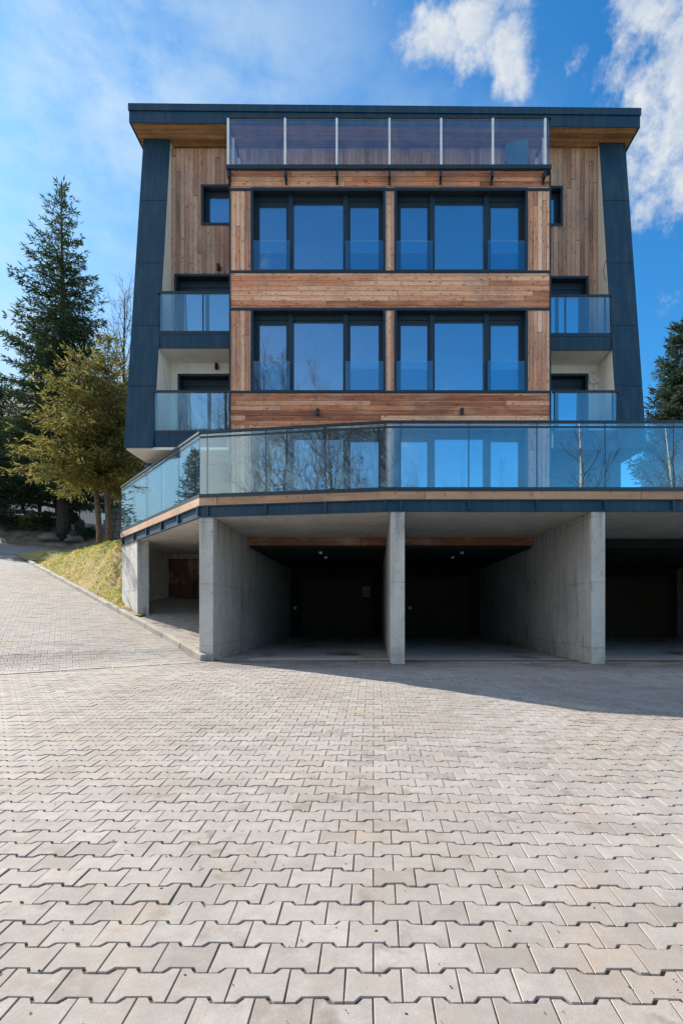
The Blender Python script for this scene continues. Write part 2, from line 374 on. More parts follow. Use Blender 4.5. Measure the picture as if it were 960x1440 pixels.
gy = np.unique(np.concatenate([np.linspace(-120, -10, 20), np.arange(-10, 36, .5), np.linspace(36, 220, 40)]))
sheet('ground', 'meadow', gx, gy, lambda x, y: g(x, y)-.13 if y < 40 else g(x, y)-.13)
sheet('forecourt_bed', 'joint_sand', np.unique(np.concatenate([np.arange(-16, 14.01, .2)])), np.arange(-.2, 10.9, .15), lambda x, y: g(x, y)-.0085, lambda x, y: tdist(x, y) < .3)
sheet('yard', 'yard', np.arange(-30, 30.1, 1.), np.arange(-40, .6, 1.), lambda x, y: g(x, y)-.034)
# ---- interlocking blocks
WAVE = [(-.1, 1), (-.066, 1), (-.046, -1), (.046, -1), (.066, 1), (.1, 1)]
def block_outline(ins):
    P, A = .1408/2, .0125
    top = [(x, P+A*s) for x, s in WAVE]; bot = [(-x, -P-A*s) for x, s in WAVE]
    out = []
    for x, y in top+bot:
        sx = -ins if x > .09 else ins if x < -.09 else 0.
        out.append((x+sx, y-math.copysign(ins, y)))
    return out
OUT_A, OUT_B = block_outline(.0026), block_outline(.0045)
def blocks(name, region, frame, lo, hi, zf, fine=True, kind='structure', ph=.064, par=0):
    (ox, oy), (ux, uy), (vx, vy) = frame
    mb = MB(); V = []; Fc = []
    n = 12
    for k in range(lo[1], hi[1]):
        for i in range(lo[0], hi[0]):
            u = .2*i+(.1 if (k+par) % 2 == 0 else 0.); v = .1408*k+ph
            cx, cy = ox+ux*u+vx*v, oy+uy*u+vy*v
            if not region(cx, cy): continue
            dz = rng.normal(0, .0014); a, b = rng.normal(0, .009, 2); rot = rng.normal(0, .009); ca, sa = math.cos(rot), math.sin(rot)
            base = len(V)
            for ring, (pl, zz) in enumerate(((OUT_B, 0.), (OUT_A, -.0022), (OUT_A, -.03))):
                for (x, y) in pl:
                    px_, py_ = x*ca-y*sa, x*sa+y*ca
                    wx, wy = cx+ux*px_+vx*py_, cy+uy*px_+vy*py_
                    V.append((wx, wy, zf(wx, wy)+zz+dz+a*x+b*y))
            Fc.append(tuple(range(base+n-1, base-1, -1)))
            for r in range(2):
                for j in range(n):
                    p0 = base+r*n+j; p1 = base+r*n+(j+1) % n
                    Fc.append((p0, p1, p1+n, p0+n))
    mb.v = V; mb.f = Fc
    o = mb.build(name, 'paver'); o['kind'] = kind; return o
def front_y(x): return 10.0 if x > .263 else 10.043-.163*x
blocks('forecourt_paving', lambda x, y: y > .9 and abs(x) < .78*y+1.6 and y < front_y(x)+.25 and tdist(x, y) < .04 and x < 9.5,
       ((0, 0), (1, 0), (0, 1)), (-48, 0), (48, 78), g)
SU = (2.8/3.225, 1.6/3.225); SV = (-1.6/3.225, 2.8/3.225); S0 = (-3.2, 10.3)
sheet('road_bed', 'joint_sand', np.arange(-26, -3.3, .35), np.arange(3, 26, .35), lambda x, y: g(x, y)-.012, lambda x, y: -.3 < tdist(x, y) < 15.6 and x > -.95*y-4 and kq(x, y) < .1)
blocks('road_paving', lambda x, y: .07 < tdist(x, y) < 14.6 and x > -.72*y-1.5 and kq(x, y) < .07, (S0, SU, SV), (-95, -1), (12, 110), g, ph=.1)
sheet('apron_bed', 'joint_sand', np.concatenate([np.arange(-9, -3.45, .2), [-3.40]]), np.arange(9.9, 18.2, .2), lambda x, y: g(x, y)-.012, lambda x, y: tdist(x, y) > -.3 and kq(x, y) > -.1 and ((x+3.42)*-.785+(y-10.6)*-.62 < .8 or tdist(x, y) < 5))
blocks('apron_paving', lambda x, y: .1 < tdist(x, y) < 9 and kq(x, y) > .16 and x < -3.40 and (tdist(x, y) < 4.5 or (x+3.42)*-.785+(y-10.6)*-.62 < .05),
       (S0, SU, SV), (-35, -1), (35, 75), g, ph=.1)
# ---- bank with grass
def in_bank(x, y):
    if kq(x, y) < .06 or tdist(x, y) < 4.5 or x > -5.95: return False
    s = (x+3.42)*-.785+(y-10.6)*-.62
    if y < 15.3: return s > -.14
    if y < 17.95: return x < -6.9
    return y < 26.
sheet('grass_bank', 'meadow', np.arange(-19, -5.8, .14), np.arange(12.8, 26, .14), lambda x, y: g(x, y)+bankh(x, y)+.04, in_bank)
mb = MB()
for _ in range(42000):
    x = random.uniform(-16, -6.9); y = random.uniform(13.2, 23.5)
    if not in_bank(x, y): continue
    gn = mnoise.noise(Vector((x*.7, y*.7, 3.)))
    if random.random() < .42-gn*1.1: continue
    z = g(x, y)+bankh(x, y)+.03; h = random.uniform(.03, .085); a = random.uniform(0, 2*PI); w = random.uniform(.012, .025)
    lx, ly = random.gauss(0, .05), random.gauss(0, .05); ca, sa = math.cos(a)*w, math.sin(a)*w
    mb.add([(x-ca, y-sa, z), (x+ca, y+sa, z), (x+lx, y+ly, z+h)], [(0, 1, 2)])
o = mb.build('grass', 'grass_blade'); tag(o, 'short green and dry yellow grass growing on the bank', 'grass', None, 'stuff')
# back road (old asphalt) on from the paving end
sheet('far_bank', 'soil', np.arange(-60, -5.9, .6), np.arange(31., 44, .6), lambda x, y: g(x, y)-.03+.12*mnoise.noise(Vector((x*.9, y*.9, 0))))
sheet('road', 'asphalt', np.arange(-60, -6, .2), np.arange(10, 34, .2), lambda x, y: g(x, y)-.008, lambda x, y: tdist(x, y) > 14.3 and (kq(x, y) < .1 or (y > 25.2 and x > -24)) and y < 31.6-.0*x)
# strip across the paving and kerb stones
mb = MB()
for k in range(0, 13):
    a = k*.8+.012; b = (k+1)*.8-.012
    pts = []
    for s in (a, b):
        cx, cy = S0[0]-SU[0]*s+.0, S0[1]-SU[1]*s
        pts.append((cx, cy))
    mb.beam((pts[0][0], pts[0][1], g(*pts[0])-.04), (pts[1][0], pts[1][1], g(*pts[1])-.04), .15, .102)
o = mb.build('drain_strip', 'kerb_stone', None, False, .008); o['kind'] = 'structure'
mb = MB(); path = []
for k in range(0, 18):
    p = K0+KD*(k*1.0-.1); path.append(p)
e = path[-1]
for a in (.35, .8, 1.3, 1.9, 2.4):
    e = e+.38*(KD*math.cos(a)+KN*math.sin(a)); path.append(e)
for p, q in zip(path[:-1], path[1:]):
    d = (q-p)/np.linalg.norm(q-p); a = p+d*.006; b = q-d*.006; j = rng.normal(0, .006, 2)
    mb.beam((a[0]+KN[0]*.06, a[1]+KN[1]*.06, g(*a)+.01+j[0]), (b[0]+KN[0]*.06, b[1]+KN[1]*.06, g(*b)+.01+j[1]), .14, .22)
o = mb.build('kerb', 'kerb_stone', None, False, .018); o['kind'] = 'structure'
mb = MB()
for _ in range(150):
    y = 1.7+7*random.random()**1.7; x = random.uniform(-.7, .62)*y; s = random.uniform(.0015, .0042)
    z = g(x, y)+.003; a = random.random()*6; pts = [(x+math.cos(a+i*1.57)*s*(2.2 if i % 2 else 1), y+math.sin(a+i*1.57)*s*(2.2 if i % 2 else 1), z) for i in range(4)]
    mb.add(pts+[(x, y, z+s)], [(0, 1, 4), (1, 2, 4), (2, 3, 4), (3, 0, 4)])
for _ in range(420):
    k = random.randint(12, 48); i = random.randint(-26, 22); xj = .2*i+(0. if k % 2 == 0 else .1); yj = .1408*k+.064+random.uniform(-.068, .068)
    if random.random() < .3: xj += random.uniform(-.1, .1); yj = .1408*(k+.5)+.064+random.choice((-.0125, .0125))
    if abs(xj) > .75*yj or mnoise.noise(Vector((xj*1.5, yj*1.5, 0))) < -.05: continue
    s = random.uniform(.0018, .0045); z = g(xj, yj)-.004; a = random.random()*6
    pts = [(xj+math.cos(a+q*1.26)*s*random.uniform(.7, 1.3), yj+math.sin(a+q*1.26)*s*random.uniform(.8, 1.9), z) for q in range(5)]
    mb.add(pts+[(xj, yj, z+.006)], [(q, (q+1) % 5, 5) for q in range(5)])
o = mb.build('leaf_litter', 'debris'); tag(o, 'dark bits of dead leaf scattered over the paving', 'litter', None, 'stuff')
# ------------------------------------------------------------------ the apartment building
YC, YW, YR = 12.8, 13.8, 13.2
BL, BR = -3.377, 4.16
FLi, FLo, FRi, FRo = -5.155, -5.79, 5.72, 6.33
BACK = 24.0
bld = thing('apartment_building', (.3, 18., .4), 'modern apartment block clad in wood and dark blue metal with splayed side fins', 'building')
def part(mb, name, mat, parent=None, **k): return mb.build(name, mat, parent or bld, **k)
zc = lambda py: Z(py, YC)
ops = []
for (zb, zt) in ((zc(382), zc(266.5)), (zc(551.5), zc(435.5)), (3.66, zc(604))):
    for (xa, xb) in ((354.5, 540), (556, 739.5)): ops.append((X(xa, YC), X(xb, YC), zb, zt))
# facade zones : boards run along in the bands, upright in the piers
bands = [(3.66, zc(598), 'wood_v'), (zc(598), zc(551.5), 'wood_h'), (zc(551.5), zc(435.5), 'wood_v'), (zc(435.5), zc(382), 'wood_h'), (zc(382), zc(266.5), 'wood_v'), (zc(266.5), 11.80, 'wood_h')]
for z0, z1, m in bands:
    if m == 'wood_h': part(MB().wall(BL, BR, z0, z1, YC, YC+.24, ops), 'cladding', m)
    else:
        e = [BL, ops[0][0], ops[0][1], ops[1][0], ops[1][1], BR]
        for a, b in zip(e[::2], e[1::2]): part(MB().box(a, b, YC, YC+.24, z0+.001, z1-.001), 'pier_cladding', m)
        if z0 < 4:
            for a, b in (ops[0][:2], ops[1][:2]): part(MB().box(a, b, YC, YC+.24, ops[4][3], z1-.001), 'pier_cladding', 'wood_h')
part(MB().box(BL, BL+.12, YC+.24, YW, 3.66, 11.8), 'bay_side', 'wood_v_old'); part(MB().box(BR-.12, BR, YC+.24, YW, 3.66, 11.8), 'bay_side', 'wood_v_old')
part(MB().box(BL+.12, BR-.12, YC+.24, YW, 11.62, 11.8), 'bay_slab', 'concrete_slab')
for py in (267, 382.5, 435, 551.5): part(MB().box(BL-.03, BR+.03, YC-.018, YC-.001, zc(py)-.03, zc(py)+.03), 'flashing_strip', 'frame_metal')
for a, b in ((BL-.035, BL-.001), (BR+.001, BR+.035)): part(MB().box(a, b, YC-.016, YC+.24, 3.66, 11.78), 'flashing_strip', 'frame_metal')
def window(op, y, casements=True, guard=True, blind=.27, depth=.2, room='room_wall', back=3.5):
    x0, x1, z0, z1 = op; w = x1-x0
    fr = MB().frame(x0-.035, x1+.035, z0-.02, z1+.035, y-.022, y+.24, .06)
    yf = y+depth
    fr.frame(x0+.025, x1-.025, z0+.02, z1-blind, yf, yf+.07, .055, .05, .06)
    if casements:
        m1, m2 = x0+w*.285, x0+w*.705
        for m in (m1, m2): fr.box(m-.06, m+.06, yf-.07, yf+.08, z0+.025, z1-.03)
        cells = [(x0+.08, m1-.06, 1), (m1+.06, m2-.06, 0), (m2+.06, x1-.08, 1)]
    else: cells = [(x0+.08, x1-.08, 1)]
    win = part(fr, 'window', 'frame_metal')
    for a, b, sash in cells:
        za, zb = z0+.08, z1-blind-.05
        if sash:
            MB().frame(a+.002, b-.002, za+.002, zb-.002, yf-.012, yf+.06, .05).build('sash', 'frame_metal', win)
            a += .05; b -= .05; za += .05; zb -= .05
        else: za += .0
        MB().box(a, b, yf+.02, yf+.034, za, zb).build('pane', 'window_glass', win)
        if guard and sash: MB().box(a-.11, b+.11, y+.01, y+.022, z0+.05, z0+.74).build('guard_panel', 'guard_glass', win)
    if blind: MB().box(x0+.025, x1-.025, yf-.02, yf+.10, z1-blind+.002, z1-.03).build('blind_box', 'frame_metal', win)
    r = MB(); a, b, c, d = x0-.1, x1+.1, z0-.02, z1+.1; ya, yb = y+.245, y+back
    r.add([(a, ya, c), (b, ya, c), (b, ya, d), (a, ya, d), (a, yb, c), (b, yb, c), (b, yb, d), (a, yb, d)], [(4, 7, 6, 5), (0, 3, 7, 4), (1, 5, 6, 2), (3, 2, 6, 7), (0, 4, 5, 1)])
    r.build('room', room, win)
    return win
for i, op in enumerate(ops):
    window(op, YC, True, i < 4, .15 if i < 4 else .12)
# recessed wall : old upright boards above, plaster below
SW = [(-4.36, -3.42, Z(316, YW), Z(262, YW)), (4.19, 4.79, Z(317, YW), Z(264, YW))]
DU = [(-5.04, -3.40, 8.05, Z(387.5, YW)), (4.18, 5.44, 8.05, Z(390.5, YW))]
DL = [(-4.95, -3.40, 5.56, Z(528, YW)), (4.18, 5.43, 5.56, Z(527.5, YW))]
SOFF = lambda x: 13.325-.0095*(x+5.94)
for s, (xa, xb) in enumerate(((FLi, BL), (BR, FRi))):
    part(MB().wall(xa, xb, 8.04, 13.2, YW, YW+.26, [SW[s], DU[s]]), 'boarded_wall', 'wood_v_old')
    part(MB().wall(xa, xb, 5.24, 8.04, YW, YW+.26, [DL[s]]), 'plaster_wall', 'cream')
part(MB().wall(BL, BR, 11.8, 13.2, YW, YW+.26), 'loft_wall', 'wood_v_old')
part(MB().box(FLo+.02, BL+.1, YW+.01, YW+.27, 3.65, 5.155), 'base_wall', 'dark_metal'); part(MB().box(BR-.1, FRo-.02, YW+.01, YW+.27, 3.65, 5.155), 'base_wall', 'dark_metal')
for op in SW: window(op, YW, False, False, 0., .16, 'room_dark', 2.)
for op in DU+DL:
    wn = window(op, YW, False, False, .2, .2, 'room_wall', 3.)
    xm = op[0]+(op[1]-op[0])*.45
    MB().box(xm-.04, xm+.04, YW+.19, YW+.27, op[2]+.1, op[3]-.26).build('mullion', 'frame_metal', wn)
# side fins : front edge leans out towards the foot
for (xa, xb, nm) in ((FLo, FLi, 0), (FRi, FRo, 1)):
    prof = [(12.62, 5.23), (13.70, 13.34-.0095*(xa+5.94)), (BACK, 13.3-.0095*(xa+5.94)), (BACK, 5.23)]
    n = 4; vs = [(xa, y, z) for y, z in prof]+[(xb, y, z) for y, z in prof]
    mb = MB().add(vs, [(0, 1, 2, 3), (7, 6, 5, 4)]+[(i, n+i, n+(i+1) % n, (i+1) % n) for i in range(n)])
    fin = part(mb, 'side_fin', 'cream')
    # metal face panels with open joints
    cuts = [5.19, 6.72, 8.26, 9.9, 11.6, 13.36-.0095*(xa+5.94)]
    cl = MB()
    fy = lambda z: 12.62+(z-5.23)*(13.70-12.62)/(13.34-5.23)
    xi, xo = (xb, xa) if nm == 0 else (xa, xb)
    sg = 1 if nm == 0 else -1
    for a, b in zip(cuts[:-1], cuts[1:]):
        b2 = b-.012
        A = [(xa-.02, fy(a)-.03, a), (xb+.02, fy(a)-.03, a), (xb+.02, fy(b2)-.03, b2), (xa-.02, fy(b2)-.03, b2)]
        Bk = [(x, y+.029, z) for x, y, z in A]
        cl.add(A+Bk, [(0, 1, 2, 3), (7, 6, 5, 4), (0, 4, 5, 1), (3, 2, 6, 7), (0, 3, 7, 4), (1, 5, 6, 2)])
        # outer side sheet
        xs_ = xo-.02*sg; 
        S = [(xs_, fy(a)-.002, a), (xs_, BACK, a), (xs_, BACK, b2), (xs_, fy(b2)-.002, b2)]
        S2 = [(x+.018*sg, y, z) for x, y, z in S]
        cl.add(S+S2, [(0, 1, 2, 3), (7, 6, 5, 4), (0, 4, 5, 1), (3, 2, 6, 7), (0, 3, 7, 4), (1, 5, 6, 2)])
    cl.build('metal_cladding', 'dark_metal', fin)
part(MB().box(FLo+.01, BL-.04, 12.66, YW+.2, 5.16, 5.226), 'overhang_soffit', 'cream'); part(MB().box(BR+.04, FRo-.01, 12.66, YW+.2, 5.16, 5.226), 'overhang_soffit', 'dark_metal')
part(MB().box(FLo+.05, FRo-.05, BACK-.3, BACK-.02, 3.4, 13.2), 'rear_wall', 'cream')
part(MB().box(FLo+.03, FLo+.3, YW+.3, BACK-.31, 3.66, 5.2), 'side_wall', 'cream'); part(MB().box(FRo-.3, FRo-.03, YW+.3, BACK-.31, 3.66, 5.2), 'side_wall', 'cream')
# roof
RL, RRt = -5.94, 6.48
def slant(x0, x1, y0, y1, z0, z1):
    vs = [(x, y, z-.0095*(x+5.94)) for z in (z0, z1) for y in (y0, y1) for x in (x0, x1)]
    return MB().add(vs, [(0, 2, 3, 1), (4, 5, 7, 6), (0, 1, 5, 4), (2, 6, 7, 3), (0, 4, 6, 2), (1, 3, 7, 5)])
roof = part(slant(RL, RRt, YR, BACK+.4, 13.39, 13.70), 'roof', 'dark_metal')
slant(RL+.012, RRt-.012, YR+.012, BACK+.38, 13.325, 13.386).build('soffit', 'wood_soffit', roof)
mb = slant(RL-.012, RRt+.012, YR-.022, YR-.002, 13.30, 13.575); m2 = slant(RL-.03, RRt+.03, YR-.045, YR-.002, 13.585, 13.735); mb.add(m2.v, m2.f)
m2 = slant(RL-.012, RL-.002, YR-.002, BACK+.4, 13.30, 13.575); mb.add(m2.v, m2.f)
m2 = slant(RRt+.002, RRt+.012, YR-.002, BACK+.4, 13.30, 13.575); mb.add(m2.v, m2.f)
m2 = slant(RL-.03, RL-.002, YR-.002, BACK+.4, 13.585, 13.735); mb.add(m2.v, m2.f)
m2 = slant(RRt+.002, RRt+.03, YR-.002, BACK+.4, 13.585, 13.735); mb.add(m2.v, m2.f)
m2 = slant(RL-.03, RRt+.03, YR-.045, BACK+.4, 13.738, 13.752); mb.add(m2.v, m2.f)
mb.build('fascia', 'dark_metal', roof)
MB().tube([(X(541, 13.3), 13.35, 13.66), (X(541, 13.3), 13.35, 13.74)], .07, 10).build('roof_vent', 'frame_metal', roof)
part(MB().tube([(RL+.1, YW+.5, 4.), (RL+.1, YW+.5, 13.33)], .045, 10), 'downpipe', 'white_paint')
part(MB().tube([(RRt-.1, YW+.4, 4.), (RRt-.1, YW+.4, 13.2)], .045, 10), 'downpipe', 'white_paint')
# side balconies
def balcony(xa, xb, yf, zb, zt, zr, posts, outer):
    s = part(MB().box(xa, xb, yf, YW, zb, zt), 'balcony', 'cream')
    MB().box(xa, xb, yf-.03, yf-.001, zb-.015, zt-.02).build('fascia', 'dark_metal', s)
    if outer: MB().box(xa+.02, xb-.02, yf+.05, YW-.02, zt+.004, zt+.03).build('floor_boards', 'wood_soffit', s)
    r = MB().box(xa-.02, xb+.02, yf-.035, yf+.03, zr-.05, zr)
    r.box(xa, xb, yf-.03, yf+.02, zt-.012, zt+.07)
    for p in posts: r.box(p-.02, p+.02, yf+.012, yf+.05, zt+.07, zr-.05)
    r.build('railing', 'frame_metal', s)
    es = [xa+.03]+[p for p in posts if xa+.3 < p < xb-.3]+[xb-.03]
    for a, b in zip(es[:-1], es[1:]):
        MB().box(a+.008, b-.008, yf-.014, yf+.002, zt+.07, zr-.052).build('glass_panel', 'rail_glass', s)
    return s
balcony(FLi, BL-.05, 13.0, 7.71, 8.04, Z(410.5, 13), (FLi+.05, -4.1), True)
balcony(FLi, BL-.05, 12.69, 5.235, 5.55, Z(549.5, 12.69), (FLi+.05, BL-.1), True)
balcony(BR+.05, FRi-.02, 13.0, 7.66, 7.99, Z(415, 13), (BR+.45, FRi-.15), True)
balcony(BR+.05, FRi-.0, 12.69, 5.235, 5.55, Z(549.5, 12.69), (BR+.1, FRi-.1), True)
# loft terrace rail on top of the bay
lr = MB(); ly = 12.62; lx0, lx1 = X(318.5, ly), X(774.5, ly); lz0, lz1 = Z(238, ly), Z(165, ly)
lr.box(lx0, lx1, ly-.03, ly+.05, lz0, lz0+.09).box(lx0, lx0+.06, ly+.05, YW, lz0, lz0+.09).box(lx1-.06, lx1, ly+.05, YW, lz0, lz0+.09)
pxs = [X(p, ly) for p in (321, 401, 473.5, 547.5, 620, 692.5, 766)]
for p in pxs:
    lr.box(p-.025, p+.025, ly+.0, YC+.0, lz0-.16, lz0-.002).box(p-.025, p+.025, YC-.06, YC-.02, lz0-.24, lz0-.16)
rail = part(lr, 'loft_railing', 'frame_metal')
for p in pxs: MB().box(p-.026, p+.022, ly-.02, ly+.035, lz0+.09, lz1-.03).build('post', 'steel', rail)
for p in (lx0+.03, lx1-.03):
    for yy in (ly+.5, YW-.1): MB().box(p-.02, p+.02, yy, yy+.04, lz0+.09, lz1-.03).build('post', 'steel', rail)
MB().box(lx0, lx1, ly-.02, ly+.03, lz1-.03, lz1).box(lx0, lx0+.05, ly+.03, YW, lz1-.03, lz1).box(lx1-.05, lx1, ly+.03, YW, lz1-.03, lz1).build('handrail', 'frame_metal', rail)
gs = [lx0+.02]+pxs[1:-1]+[lx1-.02]
for a, b in zip(gs[:-1], gs[1:]): MB().box(a+.03, b-.03, ly+.006, ly+.018, lz0+.091, lz1-.032).build('glass_panel', 'loft_glass', rail)
for x in (lx0+.006, lx1-.018): MB().box(x, x+.012, ly+.03, YW-.03, lz0+.091, lz1-.032).build('glass_panel', 'loft_glass', rail)
# small fittings on the facade
for px_, py_, yy in ((447, 581, YC), (648.5, 580, YC), (308, 378, YW), (305.5, 517, YW)):
    x, z = X(px_, yy), Z(py_, yy)
    mb = MB().box(x-.04, x+.04, yy-.03, yy, z-.05, z+.05); mb.tube([(x, yy-.07, z-.075), (x, yy-.07, z+.075)], .045, 12)
    part(mb, 'wall_lamp', 'black_plastic', bevel=.004)
cx_, cz_, cy_ = X(834, YW-.03), Z(531, YW-.03), YW-.03
mb = MB()
for k in range(3):
    mb.tube([(cx_+(.10+.012*k)*math.cos(a)+.03*math.sin(2*a+k), cy_-.012*k, cz_+(.13+.01*k)*math.sin(a)) for a in np.linspace(.4+k, 6.2+k, 22)], .017, 6)
mb.tube([(cx_, cy_, cz_-.12), (cx_-.01, cy_, cz_-.25), (cx_+.0, cy_+.02, cz_-.36)], .011, 6)
part(mb, 'cable_coil', 'white_paint', smooth=True)
cxl = FLi+.02
part(MB().tube([(cxl, 13.35, 7.55), (cxl+.03, 13.3, 7.3), (cxl+.01, 13.42, 7.05), (cxl+.06, 13.5, 6.8), (cxl+.02, 13.48, 6.6)], .011, 6), 'loose_cable', 'white_paint', smooth=True)
part(MB().tube([(FRi-.03, 13.3, 9.5), (FRi-.10, 13.25, 9.75), (FRi-.05, 13.2, 9.95)], .008, 6), 'loose_cable', 'black_plastic', smooth=True)
# ------------------------------------------------------------------ garage block with terrace
ter = thing('garage_terrace', (.3, 10.2, .4), 'concrete garage row carrying a terrace with glass balustrade and timber edge', 'garage')
A, B, C = (-7.15, 15.3), (-3.417, 10.6), (.263, 10.0)
XR = 12.2
def tp(mb, name, mat, parent=None, **k): return mb.build(name, mat, parent or ter, **k)
def offs(d):   # the edge line moved inwards by d
    n1 = Vector((.785, .62)); n2 = Vector((.161, .987)).normalized(); n3 = Vector((0, 1))
    def meet(p, na, nb):
        # point p moved so that both edges sit d further in
        det = na.x*nb.y-na.y*nb.x
        return (p[0]+(d*nb.y-d*na.y)/det, p[1]+(na.x*d-nb.x*d)/det)
    a = (A[0]+n1.x*d, A[1]+n1.y*d); b = meet(B, n1, n2); c = meet(C, n2, n3)
    return [a, b, c, (XR-d, C[1]+d)]
tail = [(XR-.0, 15.0), (BR+.3, 15.0), (BR+.3, YW+.0), (BL-.3, YW), (-5.7, YW), (-5.7, 17.9), (-6.75, 17.9)]
def poly(d): return offs(d)+[(XR-d, 20.9), (-3.42, 20.9), (-3.42, 17.88), (-6.9+d, 17.88)]
tp(MB().prism(poly(.075), 3.232, 3.60), 'slab', 'concrete_slab')
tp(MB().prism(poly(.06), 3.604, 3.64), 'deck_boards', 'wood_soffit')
def along(d0, d1, z0, z1, name, mat, parent=None, **k):
    o1, o2 = offs(d0), offs(d1)
    obs = []
    mb = MB()
    for i in range(3):
        mb.prism([o1[i], o1[i+1], o2[i+1], o2[i]], z0, z1)
    mb.prism([(XR-d0, C[1]+d0), (XR-d0, 20.9), (XR-d1, 20.9), (XR-d1, C[1]+d1)], z0, z1)
    return tp(mb, name, mat, parent, **k)
along(.0, .055, Z(702, 10), Z(690.3, 10), 'edge_board', 'wood_edge')
ch = along(.05, .065, Z(718.5, 10), Z(702.2, 10), 'steel_channel', 'dark_metal')
along(.004, .049, Z(719.5, 10), Z(718, 10), 'flange', 'dark_metal', ch)
along(.012, .049, Z(703.6, 10), Z(702.3, 10), 'flange', 'dark_metal', ch)
# posts and stiffeners
stn = []
for k in range(-0, 10):
    x = .50+1.263*k
    if x < XR: stn.append((Vector((x, 10.0)), Vector((1, 0)), Vector((0, 1))))
e2 = (Vector(C)-Vector(B)).normalized(); n2 = Vector((-e2.y, e2.x))
for px_ in (291, 373, 457, 541):
    k = (px_-CX)/F; x = 10.043*k/(1+.163*k); stn.append((Vector((x, 10.043-.163*x)), e2, n2))
e1 = (Vector(A)-Vector(B)).normalized(); n1 = Vector((e1.y, -e1.x))
L1 = (Vector(A)-Vector(B)).length
for k in range(6): stn.append((Vector(B)+e1*(.12+k*(L1-.24)/5), e1, n1))
zr1 = Z(591.2, 10); zr0 = 3.655
rl = along(-.005, .055, zr1-.045, zr1, 'balustrade', 'frame_metal')
along(.012, .04, zr1-.13, zr1-.10, 'glass_clamp', 'frame_metal', rl)
along(.0, .05, 3.606, 3.68, 'base_channel', 'frame_metal', rl)
for (p, e, n) in stn:
    q = p+n*.045
    mb = MB().beam((q.x, q.y, 3.60), (q.x, q.y, zr1-.045), .034, .016, (e.x, e.y, 0)); mb.build('post', 'frame_metal', rl)
    q0 = p+n*.008; q1 = p+n*.049
    MB().beam(((q0.x+q1.x)/2, (q0.y+q1.y)/2, 3.257), ((q0.x+q1.x)/2, (q0.y+q1.y)/2, 3.437), .04, .05, (n.x, n.y, 0)).build('stiffener', 'dark_metal', ch)
o1 = offs(.02); o2 = offs(.033)
def panes(pa, pb, n, inn, breaks=None):
    ts = breaks or [i/n for i in range(n+1)]
    pa, pb = Vector(pa), Vector(pb); d = (pb-pa); L = d.length
    for a, b in zip(ts[:-1], ts[1:]):
        u = pa+d*(a+.006/L); v = pa+d*(b-.006/L)
        MB().prism([tuple(u), tuple(v), tuple(v+inn*.013), tuple(u+inn*.013)], 3.682, zr1-.05).build('glass_panel', 'rail_glass', rl)
panes(o1[0], o1[1], 5, n1)
Lb = o1[2][0]-o1[1][0]
panes(o1[1], o1[2], 4, n2, [0, (-3.257-o1[1][0])/Lb, (-2.076-o1[1][0])/Lb, (-.912-o1[1][0])/Lb, 1.0])
Lc = o1[3][0]-o1[2][0]
panes(o1[2], o1[3], 9, Vector((0, 1)), [0]+[(.50+1.263*k-o1[2][0])/Lc for k in range(0, 10) if .5+1.263*k < o1[3][0]-.2]+[1.])
# concrete walls
ZG = .405
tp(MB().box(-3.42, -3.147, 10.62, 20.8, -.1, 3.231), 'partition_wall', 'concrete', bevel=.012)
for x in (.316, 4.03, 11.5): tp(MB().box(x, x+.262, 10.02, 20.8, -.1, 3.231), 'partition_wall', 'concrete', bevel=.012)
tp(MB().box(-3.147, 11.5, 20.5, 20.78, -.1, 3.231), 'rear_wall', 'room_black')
c0 = Vector(B)+e1*4.42; c1 = Vector(A)-e1*.03
inn = Vector((.785, .62))
col = MB().prism([tuple(c0+inn*.03), tuple(c1+inn*.03), tuple(c1+inn*.32), tuple(c0+inn*.32)], 0.6, 3.231)
tp(col, 'end_column', 'concrete', bevel=.012)
k0 = c1+inn*.25
tp(MB().prism([tuple(c1+inn*.3), (-6.62, 17.7), (-6.9, 17.75), tuple(c1+inn*.31-e1*.0+Vector((-.26, .02)))], .6, 3.231), 'side_wall', 'concrete')
tp(MB().box(-6.75, -3.42, 17.62, 17.88, .6, 3.231), 'rear_wall', 'concrete')
dr = tp(MB().box(X(234, 17.6), X(234, 17.6)+1.25, 17.55, 17.615, 1.0, 3.02), 'side_door', 'wood_brown')
MB().frame(X(234, 17.6)-.06, X(234, 17.6)+1.31, .9, 3.08, 17.53, 17.618, .06).build('door_frame', 'wood_brown', dr)
for a, b, y0, y1 in ((-3.147, .316, 10.68, 10.12), (.578, 4.03, 10.08, 10.08), (4.292, 11.5, 10.08, 10.08)):
    tp(MB().prism([(a, y0), (b, y1), (b, 20.5), (a, 20.5)], .1, ZG), 'garage_floor', 'concrete_floor')
for (a, b) in ((-3.145, .314), (.58, 4.028)):
    tp(MB().box(a, b, 13.55, 13.75, Z(766.5, 13.55), 3.229), 'timber_beam', 'wood_beam')
for i, (a, b) in enumerate(((-3.145, .314), (.58, 4.028), (4.294, 11.498))):
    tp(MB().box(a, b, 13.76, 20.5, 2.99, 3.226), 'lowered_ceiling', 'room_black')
    d = tp(MB().box(a+.5, b-.45, 20.44, 20.49, .41, 2.6), 'garage_door', 'door_dark')
    hx = (X(414.5, 20.4), X(576, 20.4), 5.4)[i]
    MB().box(hx-.055, hx+.055, 20.4, 20.438, 1.45, 1.55).build('handle', 'white_paint', d)
    MB().frame(a+.42, b-.37, .41, 2.68, 20.42, 20.485, .075, .075, .001).build('door_frame', 'room_dark', d)
